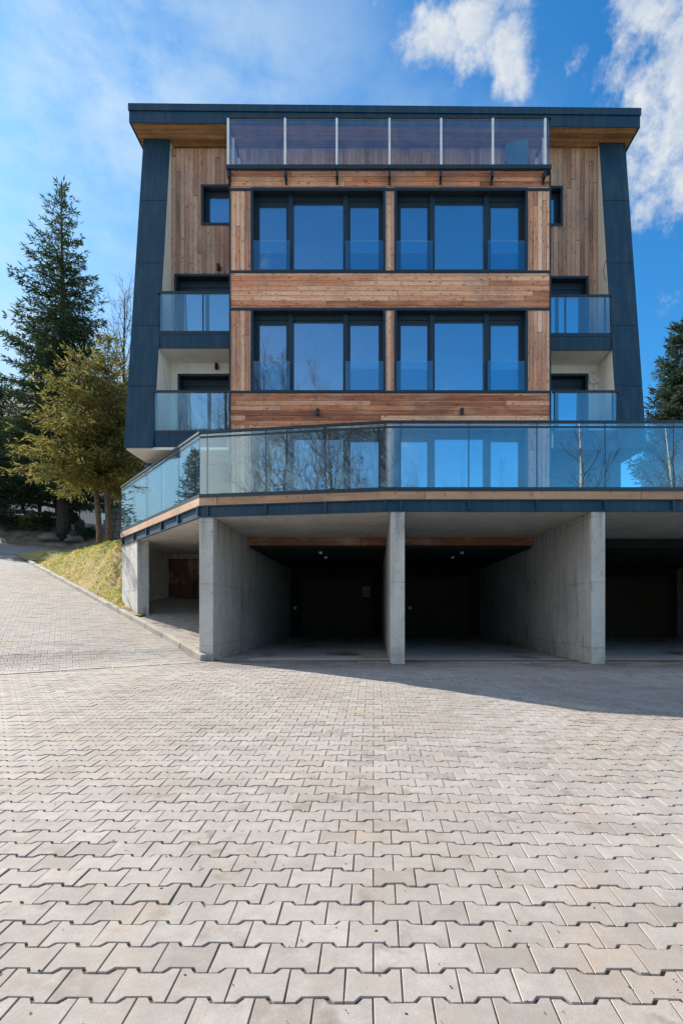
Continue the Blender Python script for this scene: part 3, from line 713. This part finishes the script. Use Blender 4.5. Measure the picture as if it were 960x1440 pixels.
for px_, py_, yy in ((450.5, 770, 14.6), (458, 778.5, 15.9), (649, 769.5, 14.6), (636, 777.5, 15.9)):
    x = X(px_, yy)
    lamp = MB().tube([(x, yy, 2.988), (x, yy, 2.94), (x, yy, 2.925)], [.05, .05, .035], 12)
    tp(lamp, 'ceiling_lamp', 'white_paint')
# notice on the rear wall
sx, sz, sy = X(514.5, 20.4), Z(832, 20.4), 20.36
sg = thing('notice_board', (sx, sy, sz-.2), 'small pale notice sheet pinned on the dark rear wall of the left garage', 'notice')
MB().box(sx-.14, sx+.14, sy, sy+.02, sz-.19, sz+.19).build('panel', 'notice_grey', sg)
mb = MB()
for (a, b, c, d) in ((-.12, .12, .145, .16), (-.12, .12, .085, .10), (-.11, -.02, -.03, .055), (.02, .11, -.03, .055), (-.11, -.02, -.15, -.06), (.02, .11, -.15, -.06)):
    mb.box(sx+a, sx+b, sy-.004, sy-.001, sz+c, sz+d)
mb.build('printed_marks', 'frame_metal', sg)
# ------------------------------------------------------------------ things on and in the building
def chair(x, y, z, rz, label):
    ca, sa = math.cos(rz), math.sin(rz)
    root = thing('deck_chair', (x, y, z), label, 'chair', 'deck chairs on the loft terrace')
    def W(px_, py_, pz_): return (x+ca*px_-sa*py_, y+sa*px_+ca*py_, z+pz_)
    def slab(pts, th, nm, mat):
        a, b = Vector(W(*pts[0])), Vector(W(*pts[1]))
        MB().beam(a, b, .5, th, Vector(W(*pts[2]))-Vector((x, y, z))).build(nm, mat, root, bevel=.012)
    slab(((0, -.30, .30), (0, .22, .24), (0, 0, 1)), .05, 'seat', 'chair_fabric')
    slab(((0, .22, .25), (0, .42, .70), (0, -1, .4)), .06, 'backrest', 'chair_fabric')
    for a, b in ((-.23, -.22), (.23, -.22), (-.23, .24), (.23, .24)):
        MB().tube([W(a, b, .26), W(a, b*1.15, 0)], .016, 8).build('leg', 'frame_metal', root)
    for s in (-1, 1): MB().tube([W(s*.27, -.22, .28), W(s*.27, -.2, .42), W(s*.27, .26, .42)], .016, 8).build('armrest', 'frame_metal', root)
chair(3.50, 13.2, 11.81, math.radians(165), 'dark blue deck chair on the loft terrace, its back turned to the glass')
chair(3.72, 13.5, 11.81, math.radians(-75), 'dark blue deck chair seen edge on beside the steel corner post of the loft terrace')
# pendant lamp inside
px0, py0 = X(457, 14.3), 14.3
pl = thing('pendant_lamp', (px0, py0, 10.1), 'round pendant lamp hanging behind the upper left window', 'lamp')
MB().tube([(px0, py0, 10.75), (px0, py0, 11.43)], .008, 6).build('cord', 'black_plastic', pl)
MB().tube([(px0, py0, 10.72), (px0, py0, 10.68), (px0, py0, 10.52), (px0, py0, 10.40)], [.03, .12, .33, .40], 24, False).build('lamp_shade', 'black_plastic', pl, True)
MB().tube([(px0, py0, 10.70+.35), (px0, py0, 10.95+.2)], .06, 12).build('canopy', 'black_plastic', pl)
# curtains on the terrace storey
for i, op in enumerate(ops[4:]):
    x0, x1, z0, z1 = op; w = x1-x0
    spans = ((0.04, .27), (.31, .50), (.54, .69), (.73, .97)) if i == 0 else ((.80, .97),)
    for j, (a, b) in enumerate(spans):
        n = 40; xs_ = np.linspace(x0+w*a, x0+w*b, n); mb = MB()
        ys_ = YC+.34+.03*np.sin(np.arange(n)*1.15)+.012*np.sin(np.arange(n)*.5)
        mb.v = [(xs_[k], ys_[k], z) for z in (z0+.03, z1-.1) for k in range(n)]; mb.f = [(k, k+1, n+k+1, n+k) for k in range(n-1)]
        lab = (('white curtain in the left casement of the terrace level window nearest the corner post', 'white curtain half drawn behind the wide middle pane, on its left', 'white curtain half drawn behind the wide middle pane, on its right', 'white curtain in the casement beside the middle timber pier')[j] if i == 0
               else 'narrow white curtain at the far right edge of the right terrace level window')
        solo(mb, 'curtain', 'curtain', ((x0+w*(a+b)/2), YC+.34, z0+.03), lab, 'curtain', 'curtains behind the terrace storey windows', True)
# ------------------------------------------------------------------ vegetation
def basis(d):
    d = d/np.linalg.norm(d); r = np.array([.0, 0, 1.]) if abs(d[2]) < .9 else np.array([1., 0, 0])
    a = np.cross(d, r); a /= np.linalg.norm(a); return d, a, np.cross(d, a)
class Leaves:
    def __init__(s): s.p = []
    def blade(s, b, d, L, w):
        d, a, c = basis(d); th = rng.uniform(0, PI); sd = a*math.cos(th)+c*math.sin(th)
        m = b+d*L*.45
        s.p.append((b, m+sd*w, b+d*L, m-sd*w))
    def mb(s):
        m = MB(); arr = np.array(s.p).reshape(-1, 3); m.v = arr.tolist(); m.f = [(4*i, 4*i+1, 4*i+2, 4*i+3) for i in range(len(s.p))]; return m
def spruce(name, x, y, z, H, R, label, mat='needle_spruce', bark='bark_grey', dens=1., bare=.12, seg=.2, leaf=.26, gappy=.15, lean=0., group=None, root=None, upb=0., pw=.82, lw=.105):
    root = root or thing(name, (x, y, z), label, 'tree', group)
    tr = MB(); n = 12
    tr.tube([(x+lean*(i/n)**2+.04*math.sin(i), y+.04*math.cos(i*1.3), z-.15+(H+.1)*i/n) for i in range(n+1)], [max(.015, H*.016*(1-i/n)**.85+.0) for i in range(n+1)], 9)
    lv = Leaves(); h = H*bare; zt = H
    while h < H*.985:
        f = (h-H*bare)/(H*(1-bare))
        rad = R*((1-f)**pw)*(.55+.45*min(1, f/.12+.35))
        nb = int(rng.integers(5, 8)*(.8 if f > .8 else 1))
        a0 = rng.uniform(0, 2*PI)
        for k in range(nb):
            if rng.random() < gappy*.5: continue
            az = a0+2*PI*k/nb+rng.normal(0, .25); L = rad*rng.uniform(.62, 1.12)+.12
            up = upb+.75*f**2-.12-.28*(1-f)+rng.normal(0, .08)
            o = np.array([x+lean*(h/H)**2, y, z+h+rng.normal(0, .1)])
            m = max(3, int(L/seg)); pts = []
            hd = np.array([math.cos(az), math.sin(az), 0])
            for i in range(m+1):
                s_ = i/m; pts.append(o+hd*L*s_+np.array([0, 0, L*(up*s_+.26*s_*s_*(1-f*.6))]))
            if L > .5: tr.tube([pts[0], pts[m//2], pts[-1]], [.012+.012*L, .008+.006*L, .005], 4, False)
            sd = np.array([-hd[1], hd[0], 0])
            for i in range(1, m+1):
                s_ = i/m
                if rng.random() < gappy: continue
                d = pts[i]-pts[i-1]; d /= np.linalg.norm(d)
                tw = (L*.34*(1-s_*.75)+.12)
                for sgn in (-1, 1):
                    td = d*.75+sd*sgn*rng.uniform(.5, 1.)+np.array([0, 0, rng.uniform(-.45, .12)])
                    td /= np.linalg.norm(td)
                    nn = max(1, int(tw/seg*dens*1.3))
                    for q in range(nn):
                        b = pts[i]+td*tw*(q/nn)+rng.normal(0, .03, 3)
                        lv.blade(b, td+rng.normal(0, .35, 3), leaf*rng.uniform(.7, 1.3), leaf*lw*rng.uniform(.7, 1.3))
                        for _ in range(2 if dens > 1 else 1): lv.blade(b+rng.normal(0, .04, 3), td+rng.normal(0, .5, 3)+np.array([0, 0, -.3]), leaf*rng.uniform(.6, 1.1), leaf*.10)
            lv.blade(pts[-1], pts[-1]-pts[-2]+np.array([0, 0, .05]), leaf*1.2, leaf*.14)
        h += H*.0135*rng.uniform(.7, 1.3)*(1.25 if gappy > .1 else 1.)
    for _ in range(30): lv.blade(np.array([x+lean, y, z+H*rng.uniform(.93, 1.0)]), np.array([rng.normal(0, .4), rng.normal(0, .4), 1.]), leaf, leaf*.13)
    tr.build('trunk', bark, root, True); lv.mb().build('crown', mat, root)
    return root
# the tall spruce on the left
spruce('spruce_tree', -19.0, 33., g(-19., 33.)-.1, Z(256, 33.)-g(-19, 33.), 4.9, 'tall dark green spruce with open tiers rising over the bend of the road', 'needle_spruce', dens=1.3, gappy=.18, bare=.13, leaf=.34, seg=.25)
for (px_, Y, top, R, lab, mt) in ((2, 36.5, 545, 3.2, 'dark conifer at the left edge of the picture, beside the tall spruce', 'needle_dark'), (-34, 33., 600, 3.4, 'low dark conifer half cut by the left edge of the picture', 'needle_dark'),
                           (44, 50., 560, 3.2, 'dark conifer directly behind the tall spruce, left of its trunk', 'needle_dark'), (190, 37., 560, 3.2, 'dark conifer half hidden by the left fin of the building', 'needle_dark')):
    x = X(px_, Y); spruce('conifer_tree', x, Y, g(x, Y)-.1, Z(top, Y)-g(x, Y), R, lab, mt, dens=.9, gappy=.08, bare=.36 if px_ < 60 else .36 if px_ < 150 else .2, leaf=.4, seg=.34, group='dark conifers behind the road')
x = X(957, 22.); spruce('spruce_tree', x, 22., g(x, 22.)-.1, Z(455, 22.)-g(x, 22.), 2.45, 'dense spruce right of the building, rising behind the terrace balustrade', 'needle_blue', dens=1.5, gappy=.04, bare=.02, leaf=.26, seg=.17)
for i, (x, y, H) in enumerate(((-27.5, 33., 7.5), (-40., 33., 9.))):
    spruce('conifer_tree', x, y, g(x, y)-.1, H, 2.4, ('shorter conifer left of the road, mirrored in the side balustrade', 'taller conifer further left of the road, mirrored in the side balustrade')[i], 'needle_dark', dens=.8, gappy=.1, bare=.08, leaf=.4, seg=.34, group='conifers left of the road')
# the yellow green pine with two trunks
def pine():
    x, y = X(146, 20.5), 20.5; z = g(x, y)+bankh(x, y)
    root = thing('pine_tree', (x, y, z), 'loose yellow green conifer with two brown trunks on the grass bank beside the building', 'tree')
    spruce('', x-.24, y+.1, z, Z(500, y)-z, 2.7, '', 'needle_yellow', 'bark_brown', 1.25, .34, .17, .19, .45, -.75, None, root, .05, .62, .12)
    spruce('', x+.2, y-.1, z, Z(478, y)-z, 1.75, '', 'needle_yellow', 'bark_brown', 1.25, .31, .17, .19, .36, .05, None, root, .05, .66, .12)
pine()
def bare(name, x, y, z, H, label, bark, twigm, spread=.5, cat='tree', group=None, depth=5, r0=None, lean=(0, 0), seed=1, few=1.):
    r_ = np.random.default_rng(seed)
    root = thing(name, (x, y, z), label, cat, group); tr = MB(); tg = MB()
    r0 = r0 or H*.011
    n = 9; ax = [np.array([x+lean[0]*(i/n)+.12*math.sin(i*.9+seed), y+lean[1]*(i/n)+.1*math.cos(i*1.1+seed), z-.15+H*i/n]) for i in range(n+1)]
    tr.tube(ax, [r0*(1-i/n)**.8+.008 for i in range(n+1)], 8)
    def grow(p, d, L, r, lev):
        k = 4; pts = [p]
        for i in range(k):
            d = d+r_.normal(0, .13, 3)+np.array([0, 0, .07]); d /= np.linalg.norm(d); pts.append(pts[-1]+d*L/k)
        tg.tube(pts, [r*(1-.65*i/k) for i in range(k+1)], 3 if lev > 1 else 5, False)
        if lev >= depth-1: return
        for i in range(1, k+1):
            for _ in range(2 if lev < 2 else 1):
                nd = d*.75+r_.normal(0, .55, 3); nd /= np.linalg.norm(nd)
                grow(pts[i], nd, L*r_.uniform(.4, .62), max(.004, r*.5), lev+1)
    nb = int((16+H*.9)*few)
    for j in range(nb):
        f = .22+.76*(j+r_.random())/nb; i = min(n-1, int(f*n)); p = ax[i]+(ax[i+1]-ax[i])*(f*n-i)
        a = r_.uniform(0, 2*PI); d = np.array([math.cos(a)*spread*1.6, math.sin(a)*spread*1.6, .75+.6*f]); d /= np.linalg.norm(d)
        grow(p, d, H*.26*(1.15-f)*r_.uniform(.7, 1.2)+.4, r0*.34*(1.1-f)+.006, 1)
    tr.build('trunk', bark, root, True); tg.build('branches', twigm, root)
x = X(176, 34.); bare('bare_tree', x, 34., g(x, 34.), Z(402, 34.)-g(x, 34.), 'leafless pale tree between the spruce and the left fin of the building', 'bark_grey', 'twig', .42, depth=4, seed=5)
# trees across the yard, behind the camera: they show in the glass
for i, (x, y, H) in enumerate(((9.9, -5., 11.5), (14.6, -5.5, 10.5))):
    bare('birch_tree', x, y, g(x, y), H, ('white stemmed birch mirrored in the balustrade next to the fin', 'white stemmed birch mirrored in the balustrade in front of the right spruce')[i], 'birch', 'twig', .4, depth=4, seed=20+i, few=.5, r0=.14, lean=(-.8 if i else -.5, 0), group='birches across the yard')
for i, (x, y, H) in enumerate(((-9.5, -9., 18.5), (-6.2, -12., 20.), (-2.8, -9.5, 16.), (.8, -13., 12.), (4.8, -10., 10.), (-13.5, -12., 16.), (8., -14., 11.), (-8., -14.5, 21.), (-4.4, -15., 20.), (-11.5, -15., 20.), (-1., -15.5, 14.), (2.8, -16., 12.))):
    bare('bare_tree', x, y, g(x, y), H, 'leafless tree across the yard, seen mirrored in the window glass', 'bark_grey', 'twig', .5, depth=4 if i in (0, 2, 4) else 5, few=.75, seed=40+i, group='leafless trees across the yard')
# ------------------------------------------------------------------ background on the left
def house(x0, x1, y0, y1, zb, eave, ridge, label):
    root = thing('chalet', ((x0+x1)/2, (y0+y1)/2, zb), label, 'house')
    MB().box(x0, x1, y0, y1, zb-.5, eave).build('wall', 'plaster_white', root)
    ym = (y0+y1)/2
    MB().add([(x0-.8, y0-1.2, eave-.4), (x1+.8, y0-1.2, eave-.4), (x1+.8, ym, ridge), (x0-.8, ym, ridge), (x0-.8, y1+1.2, eave-.4), (x1+.8, y1+1.2, eave-.4)],
             [(0, 1, 2, 3), (3, 2, 5, 4), (0, 3, 4), (1, 5, 2), (0, 4, 5, 1)]).build('roof', 'roof_tile', root)
    MB().box(x0-.05, x1+.05, y0-.06, y0-.003, zb+4.6, eave-.3).build('timber_storey', 'wood_fence', root)
    n = 5
    for k in range(n):
        for zz in (zb+1.0, zb+3.0):
            a = x0+.8+(x1-x0-2.4)*k/(n-1)
            w = MB().frame(a, a+1.15, zz, zz+1.35, y0-.12, y0-.07, .09).build('window', 'white_paint', root)
            MB().box(a+.09, a+1.06, y0-.1, y0-.075, zz+.09, zz+1.26).build('pane', 'window_glass', w)
x0 = X(-60, 42.); house(x0, X(135, 42.), 42., 51., g(-26, 42.), g(-26, 42.)+7.5, g(-26, 42)+12., 'white chalet with dark roof and blue windows half hidden by conifers')
def zr_(x, y): return g(x, y)
rnd = random.Random(3)
rw = thing('retaining_wall', (X(60, 34.5), 34.5, g(X(60, 34.5), 34.5)), 'low dark stone retaining wall at the far side of the road', 'wall')
mb = MB(); xx = X(-60, 34.5)
while xx < X(84, 34.5):
    w = rnd.uniform(.28, .62)
    for lv_ in range(4):
        zz = g(xx, 34.5)+lv_*.30+rnd.uniform(-.05, .05)
        mb.box(xx+rnd.uniform(0, .05), xx+w-.03, 34.5+lv_*.06+rnd.uniform(-.12, .12), 35.1, zz-.2 if lv_ == 0 else zz+.02, zz+.27+rnd.uniform(-.05, .07))
    xx += w
mb.build('stones', 'stone_wall', rw, bevel=.05)
fn = thing('log_fence', (X(40, 35.6), 35.6, g(X(40, 35.6), 35.6)+1.2), 'dark brown log fence with thick sagging rails above the retaining wall', 'fence')
for k in range(6):
    xa = X(-40+k*24, 35.6); za = g(xa, 35.6)
    MB().tube([(xa, 35.6, za+.9), (xa+.04, 35.6, za+2.5)], .11, 8).build('post', 'wood_fence', fn)
for zz in (1.55, 2.2):
    pts = [(X(-44+k*13, 35.6), 35.45, g(X(-44+k*13, 35.6), 35.6)+zz+.1*math.sin(k*1.1)) for k in range(11)]
    MB().tube(pts, [.15+.03*math.sin(k*2) for k in range(11)], 8).build('rail', 'wood_fence', fn, True)
fn2 = thing('plank_fence', (X(102, 36), 36., g(X(102, 36.), 36.)), 'sloping dark plank fence to the right of the tall spruce trunk', 'fence')
for k in range(4):
    xa = X(90+k*9, 36.); za = g(xa, 36.)+1.7-k*.45
    MB().box(xa-.07, xa+.07, 35.9, 36.04, g(xa, 36.)-.1, za+.35).build('post', 'wood_fence', fn2)
for dz in (0., -.4, -.8):
    MB().beam((X(88, 36.), 35.86, g(X(88, 36), 36.)+1.9+dz), (X(120, 36.), 35.86, g(X(120, 36.), 36.)+.4+dz*.6), .06, .22).build('rail', 'wood_fence', fn2)
xl = X(112, 34.); zl = g(xl, 34.)
lp = thing('garden_lamp', (xl, 34., zl), 'small black garden lamp post with a pale globe behind the road', 'lamp')
MB().tube([(xl, 34., zl-.1), (xl, 34., zl+1.9)], .035, 8).build('post', 'black_plastic', lp)
MB().tube([(xl, 34., zl+1.9), (xl, 34., zl+1.95), (xl, 34., zl+2.1), (xl, 34., zl+2.22)], [.05, .13, .14, .03], 12).build('lamp_shade', 'white_paint', lp, True)
x0, x1 = X(148, 33.5), X(200, 33.5); zb = g(x0, 33.5)
sw = thing('stone_wall', ((x0+x1)/2, 33.5, zb), 'dark stone wall behind the pine trunks, next to the building', 'wall')
mb = MB()
for lv_ in range(7):
    xx = x0-rnd.uniform(0, .4)
    while xx < x1:
        w = rnd.uniform(.45, .95); mb.box(xx+.015, xx+w-.015, 33.5+rnd.uniform(-.06, .06), 34.1, zb+lv_*.4-.05, zb+lv_*.4+.33); xx += w
mb.build('stones', 'stone_wall', sw, bevel=.04)
mb = MB().box(x0, x1, 33.6, 34.05, zb-.1, zb+2.7); mb.build('core', 'stone_wall', sw)
def shrub(x, y, H, R_, mat, lab):
    z = g(x, y); root = thing('shrub', (x, y, z), lab, 'shrub', 'low shrubs at the far side of the road'); tr = MB(); lv = Leaves()
    for k in range(46):
        a = rng.uniform(0, 2*PI); e = np.array([x+math.cos(a)*R_*rng.uniform(.3, 1.), y+math.sin(a)*R_*rng.uniform(.3, 1.), z+H*rng.uniform(.35, 1.)])
        m_ = (np.array([x, y, z])+e)/2+np.array([0, 0, .15]); tr.tube([(x, y, z-.05), m_, e], [.02, .012, .005], 4, False)
        for q in range(26): lv.blade(m_+(e-m_)*rng.uniform(0, 1.1)+rng.normal(0, .07, 3), rng.normal(0, 1, 3)+np.array([0, 0, .5]), rng.uniform(.1, .2), rng.uniform(.02, .035))
    tr.build('stems', 'twig', root); lv.mb().build('foliage', mat, root)
for (px_, Y, H, R_, mt, lab) in ((8, 33.2, 1.1, .9, 'needle_dark', 'dark low shrub at the left edge in front of the retaining wall'), (42, 33.6, .7, .8, 'needle_yellow', 'yellowish low shrub in front of the retaining wall'),
                            (62, 33.8, 1.3, .7, 'needle_dark', 'dark shrub left of the tall spruce trunk'), (122, 33., .8, .6, 'needle_dark', 'dark shrub just left of the pine trunks')):
    shrub(X(px_, Y), Y, H, R_, mt, lab)
def boulder(x, y, s, lab):
    z = g(x, y)+(bankh(x, y) if in_bank(x, y) else 0.); mb = MB(); k, m = 18, 12
    for i in range(m):
        for j in range(k):
            th = PI*i/(m-1); ph = 2*PI*j/k; d = Vector((math.sin(th)*math.cos(ph), math.sin(th)*math.sin(ph), math.cos(th)))
            r = s*(1+.5*mnoise.noise(d*1.4+Vector((x, y, 0)))+.22*mnoise.noise(d*4.+Vector((y, x, 0)))); mb.v.append((x+d.x*r*1.3, y+d.y*r, z+s*.35+d.z*r*.62))
    mb.f = [(i*k+j, (i+1)*k+j, (i+1)*k+(j+1) % k, i*k+(j+1) % k) for i in range(m-1) for j in range(k)]
    solo(mb, 'boulder', 'stone_wall', (x, y, z), lab, 'rock', None, True)
boulder(X(165, 20.8), 21.4, .42, 'rounded boulder beside the pine trunks on the bank')
boulder(X(68, 32.5), 32.6, .45, 'flat boulder at the foot of the tall spruce')
boulder(X(102, 32.5), 32.7, .4, 'mossy boulder right of the tall spruce trunk')
# ------------------------------------------------------------------ sky, sun, camera
SUN = Vector((-1.0, .72, .80)).normalized()
el = math.asin(SUN.z); az = math.atan2(SUN.x, SUN.y)
w = NT('World', True); SC.world = w.m
sky = w.n('ShaderNodeTexSky', sky_type='NISHITA'); sky.sun_disc = False; sky.sun_elevation = el; sky.sun_rotation = az
sky.air_density = 1.0; sky.dust_density = .6; sky.ozone_density = 2.5; sky.altitude = 900
hs = w.n('ShaderNodeHueSaturation', {'Saturation': 1.25, 'Value': 1.0, 'Color': sky.outputs[0]}).outputs[0]
gen = w.n('ShaderNodeTexCoord').outputs['Generated']
dirv = w.n('ShaderNodeVectorMath', {0: gen}, operation='NORMALIZE').outputs[0]
def pd(px_, py_):
    v = Vector(((px_-CX)/F, 1, (CY-py_)/F)); return v.normalized()
warp = w.noise(dirv, 5., 5, .6, 1)
wv = w.n('ShaderNodeVectorMath', {0: dirv, 1: w.n('ShaderNodeVectorMath', {0: w.n('ShaderNodeVectorMath', {0: warp, 1: (.5, .5, .5)}, operation='SUBTRACT').outputs[0], 1: (.10, .10, .10)}, operation='MULTIPLY').outputs[0]}, operation='ADD').outputs[0]
def blobs(lst):
    tot = None
    for (px_, py_, r, a) in lst:
        ds = w.n('ShaderNodeVectorMath', {0: wv, 1: tuple(pd(px_, py_))}, operation='DISTANCE').outputs['Value']
        v = w.mr(ds, 0., r/F/1.25, a, 0., True)
        tot = v if tot is None else w.math('MAXIMUM', tot, v)
    return tot
puff = blobs([(625, 45, 58, .95), (668, 22, 72, 1.), (700, 60, 66, 1.), (706, 108, 54, 1.), (722, 128, 40, .8), (655, 72, 54, .95), (690, -30, 75, 1.),
              (915, 40, 80, .95), (950, 100, 90, 1.), (900, 130, 75, .95), (930, 190, 80, 1.), (895, 240, 65, .85), (950, 260, 70, .8), (842, 122, 62, .95), (815, 130, 40, .8), (872, 85, 60, .85), (860, 170, 45, .7), (880, 20, 66, .8), (910, 285, 50, .7), (1000, 160, 100, 1.), (985, 20, 90, .8), (1100, 300, 160, .8)])
fb = w.noise(dirv, 10., 12, .68)
cl = w.math('ADD', w.math('MULTIPLY', puff, .85), w.math('MULTIPLY', w.math('SUBTRACT', fb, .5), 2.1))
wisp = w.noise(wv, 26., 8, .7)
cl = w.math('ADD', cl, w.math('MULTIPLY', w.math('SUBTRACT', wisp, .5), .9))
cl = w.mr(cl, .22, .92, 0., 1., True)
# thin veil on the sunward side
veil = blobs([(130, 90, 300, .85), (40, 230, 380, .8), (330, 90, 230, .6), (420, 60, 200, .4), (560, 260, 260, .35), (100, 420, 360, .6), (335, 82, 40, .5), (395, 35, 70, .45), (250, 200, 240, .5)])
dx, dy, dz = w.sep(dirv)
vn = w.noise(w.comb(w.math('MULTIPLY', dx, 3.), w.math('MULTIPLY', dy, 3.), w.math('MULTIPLY', dz, 5.)), 1.6, 7, .6)
vl = w.math('MULTIPLY', veil, w.mr(vn, .36, .68, .12, .95, True))
# bright clouds added out of view behind the camera to fill the shaded facade
rest = w.noise(w.comb(w.math('MULTIPLY', dx, 1.5), w.math('MULTIPLY', dy, 1.5), w.math('MULTIPLY', dz, 3.5)), 1.4, 7, .6)
side = w.math('MAXIMUM', w.mr(w.math('ABSOLUTE', dx), .42, .62, 0., 1., True), w.mr(dz, .72, .85, 0., 1., True))
rs = w.math('MULTIPLY', w.mr(rest, .40, .60, 0., .9, True), w.math('MULTIPLY', side, w.mr(dy, .0, -.25, 0., 1.)))
shade = w.noise(wv, 17., 6, .65)
cc = w.mix(w.mr(shade, .35, .65), (2.0, 2.35, 2.8), (2.95, 3.05, 3.15))
hs = w.mix(1., hs, (.40, .77, .82), 'MULTIPLY')
hz = w.math('MULTIPLY', w.mr(dz, .02, .7, .97, 0., True), w.mr(dx, .28, -.58, 0., 1., True))
hs = w.mix(hz, hs, (2.5, 3.0, 3.3))
colr = w.mix(vl, hs, (2.55, 3.1, 3.45))
colr = w.mix(cl, colr, cc)
colr = w.mix(rs, colr, (6.3, 6.1, 5.8))
bg = w.n('ShaderNodeBackground', {0: colr, 1: .12})
w.n('ShaderNodeOutputWorld', {0: bg.outputs[0]})
sd = bpy.data.lights.new('sun', 'SUN'); sd.energy = 3.9; sd.angle = math.radians(.5); sd.color = (1., .92, .80)
so = bpy.data.objects.new('sun', sd); COL.objects.link(so); so.location = SUN*60; so.rotation_euler = (-SUN).to_track_quat('-Z', 'Y').to_euler()
cam = bpy.data.cameras.new('camera'); co = bpy.data.objects.new('camera', cam); COL.objects.link(co)
co.location = (0, 0, EYE); co.rotation_euler = (PI/2, 0, 0)
cam.sensor_fit = 'VERTICAL'; cam.sensor_height = 36; cam.sensor_width = 24; cam.lens = F/1440*36
cam.shift_x = -(CX-480)/1440; cam.shift_y = (CY-720)/1440
cam.clip_start = .05; cam.clip_end = 2000
SC.camera = co
SC.render.engine = 'CYCLES'
SC.cycles.max_bounces = 10; SC.cycles.transparent_max_bounces = 24; SC.cycles.diffuse_bounces = 4; SC.cycles.glossy_bounces = 5
SC.cycles.use_denoising = True
vs = SC.view_settings; vs.view_transform = 'Standard'; vs.look = 'None'; vs.exposure = 1.2; vs.gamma = 1; vs.use_curve_mapping = False
